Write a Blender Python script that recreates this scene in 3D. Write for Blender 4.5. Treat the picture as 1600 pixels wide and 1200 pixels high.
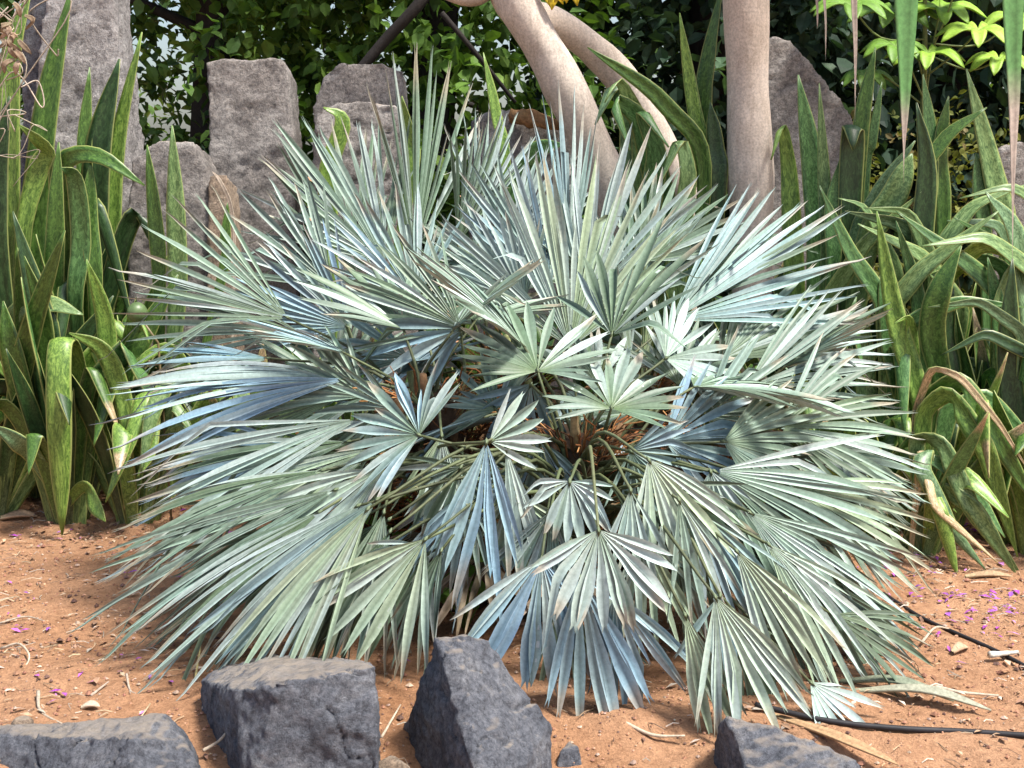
import bpy, bmesh, math, random
import numpy as np
from mathutils import Vector, noise
R_ = math.radians
rng = random.Random(11)
nr = np.random.default_rng(7)
sc = bpy.context.scene
for o in list(bpy.data.objects):
    bpy.data.objects.remove(o)
COL = sc.collection

# ------------------------------------------------------------------ camera
CAM = Vector((0, -4.0, 1.215)); PITCH = R_(8.8); F = 2198.0
cd = bpy.data.cameras.new('camera'); cam = bpy.data.objects.new('camera', cd); COL.objects.link(cam)
cam.location = CAM; cam.rotation_euler = (R_(90) - PITCH, 0, 0)
cd.sensor_width = 36; cd.lens = 36 * F / 1600; cd.clip_start = 0.05; cd.clip_end = 3000
sc.camera = cam
# ------------------------------------------------------------------ sky and sun
SUN_EL, SUN_ROT = R_(61), R_(122)
w = bpy.data.worlds.new('World'); sc.world = w; w.use_nodes = True
nt = w.node_tree; bg = nt.nodes['Background']
sky = nt.nodes.new('ShaderNodeTexSky'); sky.sky_type = 'NISHITA'; sky.sun_disc = False
sky.sun_elevation = SUN_EL; sky.sun_rotation = SUN_ROT; sky.dust_density = 3.0; sky.air_density = 1.0
nt.links.new(sky.outputs[0], bg.inputs[0]); bg.inputs[1].default_value = 0.115
sd = bpy.data.lights.new('sun', 'SUN'); so = bpy.data.objects.new('sun', sd); COL.objects.link(so)
sd.energy = 3.8; sd.angle = R_(10); sd.color = (1.0, 0.955, 0.89)
sv = Vector((math.sin(SUN_ROT) * math.cos(SUN_EL), math.cos(SUN_ROT) * math.cos(SUN_EL), math.sin(SUN_EL)))
so.rotation_euler = sv.to_track_quat('Z', 'Y').to_euler(); so.location = sv * 30
vs = sc.view_settings
vs.view_transform = 'Standard'; vs.look = 'None'; vs.exposure = 0.95; vs.gamma = 1.0; vs.use_curve_mapping = False


# ------------------------------------------------------------------ helpers
def lin(r, g, b):
    f = lambda c: c / 12.92 if c <= 0.04045 else ((c + 0.055) / 1.055) ** 2.4
    return (f(r / 255), f(g / 255), f(b / 255))


def P(px, py, d):
    """a point of the place: d metres in front of the camera, on the sight line of a photo position"""
    u = (px - 800) / F; v = (600 - py) / F
    dx, dy, dz = u, math.cos(PITCH) + v * math.sin(PITCH), -math.sin(PITCH) + v * math.cos(PITCH)
    s = d / dy
    return Vector((CAM.x + dx * s, CAM.y + d, CAM.z + dz * s))


def sstep(a, b, x):
    t = min(1, max(0, (x - a) / (b - a))); return t * t * (3 - 2 * t)


def G(x, y):
    z = 0.16 * sstep(0.4, 1.7, y) - 3.2 * sstep(3.0, 9.0, y)
    z += 0.05 * math.exp(-((x / 1.0) ** 2 + (y / 0.9) ** 2))
    z += -0.06 * sstep(-0.95, -1.5, y) * sstep(-0.9, -0.1, x)
    if abs(x) < 6 and -3 < y < 5:
        z += 0.022 * noise.noise((x * 1.7, y * 1.7, 3.1)) + 0.010 * noise.noise((x * 6, y * 6, 1.1))
    return z


def ground(px, py):
    lo, hi = 1.5, 7.0
    for _ in range(40):
        m = (lo + hi) / 2; p = P(px, py, m)
        if p.z > G(p.x, p.y): lo = m
        else: hi = m
    return P(px, py, lo)


def setp(o, label=None, cat=None, group=None, kind=None):
    if label: o['label'] = label
    if cat: o['category'] = cat
    if group: o['group'] = group
    if kind: o['kind'] = kind
    return o


def empty(name, loc):
    o = bpy.data.objects.new(name, None); COL.objects.link(o); o.location = loc; o.empty_display_size = .1
    return o


class MB:
    def __init__(s): s.v = []; s.f = []; s.uv = []; s.c = []

    def add(s, vs_, fs, uvs=None, col=None):
        b = len(s.v); s.v += [tuple(q) for q in vs_]
        s.f += [tuple(i + b for i in f) for f in fs]
        s.uv += uvs if uvs else [(0, 0)] * len(vs_)
        if col is None: col = (1, 1, 1)
        s.c += col if isinstance(col, list) else [col] * len(vs_)

    def build(s, name, mat, parent=None, origin=None, pw=None, smooth=True):
        """origin: world point that becomes the object's origin; pw: the parent's world origin"""
        og = Vector(origin) if origin is not None else Vector((0, 0, 0))
        a = np.array(s.v, dtype=np.float64) - np.array(og)
        me = bpy.data.meshes.new(name); me.from_pydata(a.tolist(), [], s.f); me.update()
        li = np.empty(len(me.loops), dtype=np.int32); me.loops.foreach_get('vertex_index', li)
        u = me.uv_layers.new(name='UVMap')
        u.data.foreach_set('uv', np.array(s.uv, dtype=np.float32)[li].ravel())
        ca = me.color_attributes.new('Col', 'FLOAT_COLOR', 'POINT')
        c4 = np.ones((len(s.v), 4), dtype=np.float32); c4[:, :3] = np.array(s.c, dtype=np.float32)
        ca.data.foreach_set('color', c4.ravel())
        if smooth: me.polygons.foreach_set('use_smooth', [True] * len(me.polygons))
        me.materials.append(mat)
        o = bpy.data.objects.new(name, me); COL.objects.link(o)
        o.location = og - (Vector(pw) if pw is not None else Vector((0, 0, 0)))
        if parent is not None: o.parent = parent
        return o


def catmull(pts, n):
    p = [Vector(q) for q in pts]
    if len(p) == 2: return [p[0].lerp(p[1], i / n) for i in range(n + 1)]
    p = [p[0] * 2 - p[1]] + p + [p[-1] * 2 - p[-2]]
    out = []; segs = len(p) - 3
    for k in range(n + 1):
        t = k / n * segs; i = min(int(t), segs - 1); t -= i
        a, b, c, d = p[i:i + 4]
        out.append(0.5 * ((2 * b) + (c - a) * t + (2 * a - 5 * b + 4 * c - d) * t * t + (3 * b - a - 3 * c + d) * t ** 3))
    return out


def tube(mb, path, rad, sides=8, bump=0.0, col=None, seed=0.0, cap=True):
    """rad: float, list or function of 0..1"""
    n = len(path); rings = []; uv = []
    T = [(path[min(i + 1, n - 1)] - path[max(i - 1, 0)]).normalized() for i in range(n)]
    ref = Vector((0, 0, 1)) if abs(T[0].z) < .9 else Vector((1, 0, 0))
    X = (ref - T[0] * ref.dot(T[0])).normalized(); vs_ = []
    for i in range(n):
        X = (X - T[i] * X.dot(T[i])).normalized(); Y = T[i].cross(X)
        r = rad(i / (n - 1)) if callable(rad) else (rad[i] if isinstance(rad, list) else rad)
        for k in range(sides):
            a = 2 * math.pi * k / sides
            rr = r
            if bump: rr *= 1 + bump * noise.noise((math.cos(a) * 1.3 + seed, math.sin(a) * 1.3, i * .35 + seed))
            vs_.append(path[i] + (X * math.cos(a) + Y * math.sin(a)) * rr); uv.append((k / sides, i / (n - 1)))
    fs = [(i * sides + k, i * sides + (k + 1) % sides, (i + 1) * sides + (k + 1) % sides, (i + 1) * sides + k)
          for i in range(n - 1) for k in range(sides)]
    if cap:
        fs.append(tuple(range(sides))[::-1]); fs.append(tuple((n - 1) * sides + k for k in range(sides)))
    mb.add(vs_, fs, uv, col)


# ------------------------------------------------------------------ materials
def new_mat(name):
    m = bpy.data.materials.new(name); m.use_nodes = True
    n = m.node_tree.nodes; return m, n, m.node_tree.links, n['Principled BSDF']


def node(n, t, **kw):
    x = n.new(t)
    for k, v in kw.items(): setattr(x, k, v)
    return x


def tex_noise(n, l, scale, detail=6, rough=.6, vec=None, dist=0):
    x = n.new('ShaderNodeTexNoise'); x.inputs['Scale'].default_value = scale
    x.inputs['Detail'].default_value = detail; x.inputs['Roughness'].default_value = rough
    x.inputs['Distortion'].default_value = dist
    if vec is not None: l.new(vec, x.inputs['Vector'])
    return x


def ramp(n, l, src, stops):
    r = n.new('ShaderNodeValToRGB'); e = r.color_ramp.elements
    while len(e) < len(stops): e.new(.5)
    for q, (p, c) in zip(e, stops):
        q.position = p; q.color = (*c, 1) if len(c) == 3 else c
    l.new(src, r.inputs[0]); return r


def mixc(n, l, fac, a, b, mode='MIX'):
    m = n.new('ShaderNodeMix'); m.data_type = 'RGBA'; m.blend_type = mode
    for sock, val in ((m.inputs[0], fac), (m.inputs[6], a), (m.inputs[7], b)):
        if hasattr(val, 'is_linked'): l.new(val, sock)
        elif isinstance(val, (int, float)): sock.default_value = val
        else: sock.default_value = (*val, 1)
    return m.outputs[2]


def bump(n, l, bsdf, h, strength, dist):
    b = n.new('ShaderNodeBump'); b.inputs['Strength'].default_value = strength; b.inputs['Distance'].default_value = dist
    l.new(h, b.inputs['Height']); l.new(b.outputs[0], bsdf.inputs['Normal']); return b


def mat_soil():
    m, n, l, b = new_mat('red_soil')
    co = n.new('ShaderNodeTexCoord').outputs['Object']
    n1 = tex_noise(n, l, 2.2, 5, .6, co); n2 = tex_noise(n, l, 38, 8, .75, co); n3 = tex_noise(n, l, 160, 5, .7, co)
    c1 = ramp(n, l, n1.outputs[0], [(.3, (.465, .245, .130)), (.7, (.59, .345, .205))]).outputs[0]
    c2 = ramp(n, l, n2.outputs[0], [(.25, (.45, .38, .34)), (.5, (.88, .86, .84)), (.72, (1.2, 1.18, 1.15))]).outputs[0]
    c = mixc(n, l, .9, c1, c2, 'MULTIPLY')
    c3 = ramp(n, l, n3.outputs[0], [(.3, (.55, .55, .55)), (.6, (1.1, 1.1, 1.1))]).outputs[0]
    c = mixc(n, l, .7, c, c3, 'MULTIPLY')
    l.new(c, b.inputs['Base Color']); b.inputs['Roughness'].default_value = .95; b.inputs['Specular IOR Level'].default_value = .15
    s = n.new('ShaderNodeMath'); s.operation = 'ADD'; l.new(n2.outputs[0], s.inputs[0]); l.new(n3.outputs[0], s.inputs[1])
    bump(n, l, b, s.outputs[0], .9, .012)
    return m


def mat_rock(name, dark, mid, light, spots=.5):
    m, n, l, b = new_mat(name)
    co = n.new('ShaderNodeTexCoord').outputs['Object']
    n1 = tex_noise(n, l, 5, 8, .65, co, .4); n2 = tex_noise(n, l, 70, 10, .85, co); n3 = tex_noise(n, l, 14, 6, .75, co)
    vo = n.new('ShaderNodeTexVoronoi'); vo.inputs['Scale'].default_value = 85; l.new(co, vo.inputs['Vector'])
    c = ramp(n, l, n1.outputs[0], [(.3, dark), (.5, mid), (.72, light)]).outputs[0]
    sp = ramp(n, l, n2.outputs[0], [(.38, (.22, .22, .24)), (.5, (.9, .9, .9)), (.62, (1.65, 1.62, 1.58))]).outputs[0]
    c = mixc(n, l, .8, c, sp, 'MULTIPLY')
    pit = ramp(n, l, vo.outputs[0], [(.0, (.35, .35, .36)), (.22, (1, 1, 1))]).outputs[0]
    c = mixc(n, l, spots, c, pit, 'MULTIPLY')
    lich = ramp(n, l, n3.outputs[0], [(.60, (0, 0, 0)), (.72, (1, 1, 1))]).outputs[0]
    lf = n.new('ShaderNodeMath'); lf.operation = 'MULTIPLY'; lf.inputs[1].default_value = .35; l.new(lich, lf.inputs[0])
    c = mixc(n, l, lf.outputs[0], c, (.42, .38, .33))
    # soil dust and dry moss settled on the upward faces
    ge = n.new('ShaderNodeNewGeometry'); sz = n.new('ShaderNodeSeparateXYZ'); l.new(ge.outputs['Normal'], sz.inputs[0])
    du = ramp(n, l, sz.outputs[2], [(.80, (0, 0, 0)), (.97, (.8, .8, .8))]).outputs[0]
    c = mixc(n, l, mixc(n, l, 1.0, du, ramp(n, l, n3.outputs[0], [(.35, (.3, .3, .3)), (.6, (1, 1, 1))]).outputs[0], 'MULTIPLY'), c, (.40, .335, .265))
    l.new(c, b.inputs['Base Color']); b.inputs['Roughness'].default_value = .9; b.inputs['Specular IOR Level'].default_value = .25
    s = n.new('ShaderNodeMath'); s.operation = 'MULTIPLY_ADD'; s.inputs[1].default_value = .6
    l.new(n2.outputs[0], s.inputs[0]); l.new(n3.outputs[0], s.inputs[2])
    bump(n, l, b, s.outputs[0], 1.0, .016)
    return m


def mat_attr(name, rough=.5, spec=.4, transl=0.0, nscale=60, namt=.35, stretch=None, bmp=.15):
    """colour comes from the vertices (pigment, with some shade and glints painted in on palm fronds) plus a little fine grain"""
    m, n, l, b = new_mat(name)
    at = n.new('ShaderNodeVertexColor'); at.layer_name = 'Col'
    co = n.new('ShaderNodeTexCoord').outputs['Object']
    nn = tex_noise(n, l, nscale, 5, .65, co)
    g = ramp(n, l, nn.outputs[0], [(.3, (1 - namt,) * 3), (.7, (1 + namt * .6,) * 3)]).outputs[0]
    c = mixc(n, l, 1.0, at.outputs[0], g, 'MULTIPLY')
    l.new(c, b.inputs['Base Color']); b.inputs['Roughness'].default_value = rough
    b.inputs['Specular IOR Level'].default_value = spec
    if bmp: bump(n, l, b, nn.outputs[0], bmp, .003)
    if transl:
        t = n.new('ShaderNodeBsdfTranslucent'); mx = n.new('ShaderNodeMixShader'); mx.inputs[0].default_value = transl
        tc = mixc(n, l, 1.0, c, (1.25, 1.35, .55), 'MULTIPLY'); l.new(tc, t.inputs[0])
        l.new(b.outputs[0], mx.inputs[1]); l.new(t.outputs[0], mx.inputs[2])
        l.new(mx.outputs[0], n['Material Output'].inputs['Surface'])
    return m


def mat_snake():
    m, n, l, b = new_mat('snake_plant_leaf')
    at = n.new('ShaderNodeVertexColor'); at.layer_name = 'Col'
    tc = n.new('ShaderNodeTexCoord'); sx = n.new('ShaderNodeSeparateXYZ'); l.new(tc.outputs['UV'], sx.inputs[0])
    mp = n.new('ShaderNodeMapping'); mp.inputs['Scale'].default_value = (3, 16, 1); l.new(tc.outputs['UV'], mp.inputs[0])
    oi = n.new('ShaderNodeObjectInfo'); ad = n.new('ShaderNodeVectorMath'); ad.operation = 'ADD'
    cx = n.new('ShaderNodeCombineXYZ'); mu = n.new('ShaderNodeMath'); mu.operation = 'MULTIPLY'; mu.inputs[1].default_value = 40
    l.new(oi.outputs['Random'], mu.inputs[0]); l.new(mu.outputs[0], cx.inputs[2])
    l.new(mp.outputs[0], ad.inputs[0]); l.new(cx.outputs[0], ad.inputs[1])
    band = tex_noise(n, l, 2.2, 6, .75, ad.outputs[0], 1.2)
    bd = ramp(n, l, band.outputs[0], [(.40, (.34, .46, .36)), (.5, (.95, .97, .9)), (.60, (1.9, 1.7, 1.8))]).outputs[0]
    c = mixc(n, l, .85, at.outputs[0], bd, 'MULTIPLY')
    fine = tex_noise(n, l, 150, 4, .6, tc.outputs['Object'])
    fr = ramp(n, l, fine.outputs[0], [(.35, (.7, .72, .7)), (.65, (1.2, 1.2, 1.2))]).outputs[0]
    c = mixc(n, l, .6, c, fr, 'MULTIPLY')
    # yellowish margin of the blade
    a1 = n.new('ShaderNodeMath'); a1.operation = 'SUBTRACT'; a1.inputs[1].default_value = .5; l.new(sx.outputs[0], a1.inputs[0])
    a2 = n.new('ShaderNodeMath'); a2.operation = 'ABSOLUTE'; l.new(a1.outputs[0], a2.inputs[0])
    mr = ramp(n, l, a2.outputs[0], [(.43, (0, 0, 0)), (.485, (.75, .75, .75))]).outputs[0]
    c = mixc(n, l, mr, c, (.34, .37, .12))
    l.new(c, b.inputs['Base Color']); b.inputs['Roughness'].default_value = .42; b.inputs['Specular IOR Level'].default_value = .45
    bump(n, l, b, fine.outputs[0], .1, .002)
    return m


def mat_bark(name, a, b_, c_, scale=10):
    m, n, l, b = new_mat(name)
    tc = n.new('ShaderNodeTexCoord')
    mp = n.new('ShaderNodeMapping'); mp.inputs['Scale'].default_value = (5, 5, 1.2); l.new(tc.outputs['Object'], mp.inputs[0])
    n1 = tex_noise(n, l, scale, 8, .7, mp.outputs[0]); n2 = tex_noise(n, l, 4, 4, .6, tc.outputs['Object']); n3 = tex_noise(n, l, 130, 4, .7, tc.outputs['Object'])
    c = ramp(n, l, n2.outputs[0], [(.3, a), (.5, b_), (.7, c_)]).outputs[0]
    g = ramp(n, l, n1.outputs[0], [(.3, (.72, .70, .68)), (.55, (1, 1, 1)), (.75, (1.16, 1.15, 1.13))]).outputs[0]
    c = mixc(n, l, .85, c, g, 'MULTIPLY')
    g3 = ramp(n, l, n3.outputs[0], [(.35, (.55, .55, .55)), (.6, (1.12, 1.12, 1.12))]).outputs[0]
    c = mixc(n, l, .6, c, g3, 'MULTIPLY')
    l.new(c, b.inputs['Base Color']); b.inputs['Roughness'].default_value = .85; b.inputs['Specular IOR Level'].default_value = .2
    mp2 = n.new('ShaderNodeMapping'); mp2.inputs['Scale'].default_value = (2, 2, 6); l.new(tc.outputs['Object'], mp2.inputs[0])
    n4 = tex_noise(n, l, 3.5, 6, .7, mp2.outputs[0]); sc4 = ramp(n, l, n4.outputs[0], [(.27, (.62, .60, .58)), (.40, (1, 1, 1))]).outputs[0]
    c = mixc(n, l, .5, c, sc4, 'MULTIPLY'); n5 = tex_noise(n, l, 7, 5, .7, tc.outputs['Object']); st5 = ramp(n, l, n5.outputs[0], [(.55, (1, 1, 1)), (.75, (.68, .68, .66))]).outputs[0]
    c = mixc(n, l, .8, c, st5, 'MULTIPLY'); l.new(c, b.inputs['Base Color'])
    ah = n.new('ShaderNodeMath'); ah.operation = 'ADD'; l.new(n1.outputs[0], ah.inputs[0]); l.new(n4.outputs[0], ah.inputs[1])
    bump(n, l, b, ah.outputs[0], .25, .008)
    return m


M_SOIL = mat_soil()
M_ROCK_NEAR = mat_rock('basalt_near', (.068, .076, .095), (.148, .157, .180), (.265, .268, .278))
M_ROCK_BACK = mat_rock('basalt_back', (.160, .145, .132), (.290, .265, .245), (.41, .385, .36), .45)
M_ROCK_PALE = mat_rock('pale_basalt', (.25, .235, .23), (.37, .35, .34), (.47, .45, .44), .45)
M_ROCK_TAN = mat_rock('tan_stone', (.25, .18, .13), (.34, .26, .19), (.45, .36, .28), .2)
M_FROND = mat_attr('palm_blade', .48, .45, 0, 90, .22, bmp=.1)
M_PET = mat_attr('palm_petiole', .55, .3, 0, 60, .3)
M_FIBRE = mat_attr('palm_fibre', .9, .1, 0, 80, .4)
M_SNAKE = mat_snake()
M_LEAF = mat_attr('tree_leaf', .55, .22, .30, 30, .25, bmp=0)
M_DRY = mat_attr('dry_litter', .9, .15, 0, 120, .4)
M_STRAP = mat_attr('strap_leaf', .5, .35, .1, 60, .3)
M_BARK = mat_bark('smooth_bark', (.51, .425, .345), (.61, .52, .435), (.69, .605, .525))
M_DARKBARK = mat_bark('dark_bark', (.020, .017, .015), (.034, .029, .026), (.05, .043, .037))
M_HOSE = mat_attr('black_hose', .6, .3, 0, 40, .4)
M_FRUIT = mat_attr('green_fruit', .4, .4, 0, 40, .3)

# ------------------------------------------------------------------ ground
def make_ground():
    def axis(a, b, st, far):
        q = list(np.arange(a, b + 1e-6, st)); s = st; lo = a; left = []
        while lo > -far: s *= 1.35; lo -= s; left.append(lo)
        s = st; hi = q[-1]; right = []
        while hi < far: s *= 1.35; hi += s; right.append(hi)
        return left[::-1] + q + right
    xs = axis(-2.0, 2.0, .022, 900); ys = axis(-1.6, 1.0, .022, 900)
    mb = MB(); nx = len(xs); v = []
    for y in ys:
        for x in xs:
            z = G(x, y)
            if -2.2 < x < 2.2 and -1.8 < y < 1.2:
                z += .012 * noise.fractal((x * 9, y * 9, .3), 1.0, 2.1, 4) + .004 * noise.noise((x * 40, y * 40, 0))
            v.append((x, y, z))
    f = [(j * nx + i, j * nx + i + 1, (j + 1) * nx + i + 1, (j + 1) * nx + i) for j in range(len(ys) - 1) for i in range(nx - 1)]
    mb.add(v, f)
    setp(mb.build('ground', M_SOIL), 'bare reddish brown garden soil under the fan palm', None, None, 'structure')


make_ground()


# ------------------------------------------------------------------ rocks
def rock(name, label, mat, pts, vox=.012, amp=.014, group=None, seed=0, sub=True):
    bm = bmesh.new()
    for p in pts: bm.verts.new(p)
    r = bmesh.ops.convex_hull(bm, input=bm.verts)
    bmesh.ops.delete(bm, geom=[e for e in r['geom_interior'] if isinstance(e, bmesh.types.BMVert)], context='VERTS')
    bmesh.ops.recalc_face_normals(bm, faces=bm.faces)
    me = bpy.data.meshes.new('tmp'); bm.to_mesh(me); bm.free()
    to = bpy.data.objects.new('tmp', me); COL.objects.link(to)
    md = to.modifiers.new('r', 'REMESH'); md.mode = 'VOXEL'; md.voxel_size = vox
    dg = bpy.context.evaluated_depsgraph_get(); ev = bpy.data.meshes.new_from_object(to.evaluated_get(dg))
    bpy.data.objects.remove(to); bpy.data.meshes.remove(me)
    bm = bmesh.new(); bm.from_mesh(ev); bpy.data.meshes.remove(ev)
    bmesh.ops.smooth_vert(bm, verts=bm.verts, factor=.3, use_axis_x=True, use_axis_y=True, use_axis_z=True)
    bm.normal_update(); mv = {}
    for v in bm.verts:
        q = v.co * 3.2 + Vector((seed * 7.3, seed * 3.1, 0))
        a = noise.fractal(q, 1.0, 2.2, 4) * amp * .8
        cr = noise.noise(v.co * 4.5 + Vector((seed, 9, 2)) + Vector((noise.noise(v.co * 15), noise.noise(v.co * 15 + Vector((5, 5, 5))), 0)) * .25)
        if abs(cr) < .022: a -= amp * .8 * (1 - abs(cr) / .022)
        st = noise.noise(v.co * 5 + Vector((3, seed, 8)))
        a += amp * .45 * (abs(st) * 2 - .5) + amp * .30 * noise.noise(v.co * 18 + Vector((seed, 1, 5)))
        a += amp * .45 * noise.noise(v.co * 34) + amp * .3 * noise.noise(v.co * 70)
        mv[v] = v.co + v.normal * a
    for v, c in mv.items(): v.co = c
    mb = MB(); bm.verts.index_update()
    mb.add([v.co.copy() for v in bm.verts], [tuple(q.index for q in f.verts) for f in bm.faces]); bm.free()
    a = np.array(mb.v); og = ((a[:, 0].min() + a[:, 0].max()) / 2, (a[:, 1].min() + a[:, 1].max()) / 2, a[:, 2].min())
    o = mb.build(name, mat, None, og)
    return setp(o, label, 'rock', group)


def slab(outl, d, th, shrink=.86, up=0., extra=(), tilt=0.):
    """outline on the front face (photo position, distance d), thickness th going away"""
    fr = [P(x, y, d + (tilt * (outl[0][1] - y) / 400)) for x, y in outl]
    c = sum(fr, Vector()) / len(fr)
    bk = [c + (p - c) * shrink + Vector((0, th, up)) for p in fr]
    return fr + bk + [P(*e) for e in extra]


G_NEAR, G_BACK = 'dark basalt rocks edging the bed', 'grey standing stones behind the palm'
rock('edging_rock', 'blocky grey basalt rock with a flat top beside the pointed rock', M_ROCK_NEAR,
     [P(310, 1062, 3.02), P(340, 1180, 2.98), P(330, 1290, 2.96), P(366, 1078, 2.70), P(392, 1290, 2.60), P(585, 1042, 2.64), P(594, 1290, 2.56),
      P(592, 1160, 2.58), P(430, 1066, 2.63), P(430, 1024, 3.04), P(560, 1028, 3.0), P(330, 1050, 3.05), P(590, 1240, 2.98)],
     .0065, .012, G_NEAR, 1)
rock('edging_rock', 'pointed pyramid shaped dark rock under the blue hanging frond', M_ROCK_NEAR,
     [P(678, 993, 2.80), P(722, 990, 2.80), P(765, 1000, 2.86), P(612, 1190, 2.98), P(600, 1290, 2.96), P(728, 1060, 2.70), P(756, 1290, 2.48),
      P(862, 1130, 2.80), P(870, 1290, 2.72), P(825, 1090, 2.84), P(640, 1230, 3.02), P(850, 1230, 3.05), P(720, 1000, 2.95)],
     .0065, .012, G_NEAR, 2)
rock('edging_rock', 'low wide dark rock beside the blocky rock, mostly below soil level', M_ROCK_NEAR,
     [P(-80, 1150, 2.86), P(10, 1146, 2.84), P(180, 1126, 2.74), P(195, 1122, 2.74), P(262, 1112, 2.76), P(300, 1165, 2.70), P(330, 1250, 2.62),
      P(200, 1150, 2.62), P(205, 1290, 2.50), P(-80, 1290, 2.80), P(-80, 1152, 3.0), P(250, 1116, 2.92), P(310, 1220, 2.92)],
     .0065, .012, G_NEAR, 3)
rock('edging_rock', 'small jagged dark rock in front of the black hose', M_ROCK_NEAR,
     [P(1112, 1160, 2.80), P(1105, 1290, 2.78), P(1135, 1122, 2.70), P(1165, 1126, 2.70), P(1215, 1152, 2.66), P(1260, 1150, 2.68), P(1290, 1182, 2.66),
      P(1370, 1290, 2.6), P(1345, 1196, 2.64), P(1140, 1130, 2.84), P(1250, 1160, 2.84), P(1200, 1290, 2.5), P(1300, 1270, 2.86)],
     .0065, .012, G_NEAR, 4)
rock('tan_stone', 'small orange tan stone wedged between the blocky and pointed rocks', M_ROCK_TAN,
     [P(590, 1192, 2.66), P(612, 1180, 2.66), P(640, 1196, 2.64), P(648, 1240, 2.62), P(592, 1240, 2.62), P(600, 1190, 2.76), P(640, 1205, 2.76)], .006, .005, None, 5)
g0 = ground(890, 1185)
rock('small_stone', 'small grey stone on the soil beside the pointed rock', M_ROCK_NEAR,
     [g0 + Vector(q) for q in ((-.035, -.03, -.02), (.03, -.03, -.02), (.03, .03, -.02), (-.03, .03, -.02), (-.02, -.02, .03), (.018, -.01, .035), (.0, .02, .03))], .005, .004, None, 6)
g0 = ground(36, 1138)
rock('pebble', 'rounded brown pebble lying on soil behind the low wide rock', M_ROCK_TAN,
     [g0 + Vector((.026 * math.cos(a) * math.cos(e), .022 * math.sin(a) * math.cos(e), .018 * math.sin(e) + .01)) for a in np.arange(0, 6.2, .7) for e in (-.9, -.3, .3, .9)], .004, .002, None, 7)
# standing stones
rock('standing_stone', 'tall pale grey slab leaning among the snake plants, taller than the others', M_ROCK_PALE,
     slab([(85, -130), (165, -120), (180, 0), (190, 130), (208, 300), (220, 600), (60, 600), (45, 200), (70, 60)], 5.15, .28), .018, .016, G_BACK, 11)
rock('standing_stone', 'dark narrow stone tucked behind the tall pale slab', M_ROCK_NEAR,
     slab([(35, -40), (95, -40), (105, 120), (120, 600), (20, 600), (30, 100)], 5.35, .25), .018, .018, G_BACK, 12)
rock('standing_stone', 'squared upright stone with a flat top, between low boulder and domed stone', M_ROCK_BACK,
     slab([(322, 98), (340, 91), (440, 90), (452, 108), (462, 250), (470, 620), (330, 620), (326, 250)], 5.3, .3, .9), .015, .013, G_BACK, 13)
rock('standing_stone', 'low brownish boulder in front of the squared upright stone', M_ROCK_BACK,
     slab([(205, 250), (240, 224), (300, 220), (322, 262), (330, 330), (335, 640), (195, 640), (195, 330)], 5.0, .3), .015, .013, G_BACK, 14)
rock('standing_stone', 'domed grey stone perched behind the cracked boulder', M_ROCK_BACK,
     slab([(488, 165), (505, 118), (530, 98), (590, 96), (630, 108), (638, 180), (640, 600), (485, 600)], 5.5, .28), .015, .012, G_BACK, 15)
rock('standing_stone', 'cracked brown boulder with a mossy top edge below the domed stone', M_ROCK_BACK,
     slab([(492, 175), (520, 158), (560, 154), (620, 165), (648, 200), (652, 620), (485, 620)], 5.1, .3, .9), .014, .018, G_BACK, 16)
rock('standing_stone', 'broad low stone under the bark chunk beside the slanting trunk', M_ROCK_BACK,
     slab([(735, 190), (770, 172), (830, 175), (880, 195), (905, 240), (900, 620), (730, 620)], 5.45, .3), .015, .016, G_BACK, 17)
rock('standing_stone', 'brown slab with a long sloping edge beside the straight trunk', M_ROCK_BACK,
     slab([(1205, 52), (1235, 62), (1262, 90), (1335, 190), (1350, 260), (1350, 620), (1195, 620), (1195, 70)], 5.6, .22), .015, .012, G_BACK, 18)
rock('standing_stone', 'low grey stone mostly hidden by snake plants below the hanging strap leaf', M_ROCK_BACK,
     slab([(1560, 235), (1590, 222), (1650, 225), (1670, 300), (1670, 620), (1545, 620), (1550, 280)], 5.5, .3), .015, .012, G_BACK, 19)
rock('standing_stone', 'tan face stone peeking out beside the low brownish boulder', M_ROCK_TAN,
     slab([(324, 272), (356, 270), (362, 340), (370, 620), (322, 620)], 4.98, .2), .012, .008, G_BACK, 20)


# ------------------------------------------------------------------ fan palm
def hsv_jit(c, k=.08):
    m = 1 + rng.uniform(-k, k); return tuple(max(0, q * m * (1 + rng.uniform(-k, k) * .13)) for q in c)


TONES = {  # upper side, under side: waxy glaucous pigments; the dark tone also paints in shade
    'b': ((.21, .345, .43), (.38, .47, .50)),
    'w': ((.42, .53, .49), (.50, .58, .54)),
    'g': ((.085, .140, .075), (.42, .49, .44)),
    'c': ((.30, .385, .25), (.46, .52, .42)),
    's': ((.175, .255, .205), (.47, .54, .50)),
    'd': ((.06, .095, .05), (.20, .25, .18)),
    'y': ((.30, .40, .16), (.32, .42, .20)),
    'n': ((.28, .21, .135), (.33, .26, .18)),
}
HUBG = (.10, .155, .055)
TS = [.035, .14, .27, .38, .50, .62, .74, .85, .93]


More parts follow.
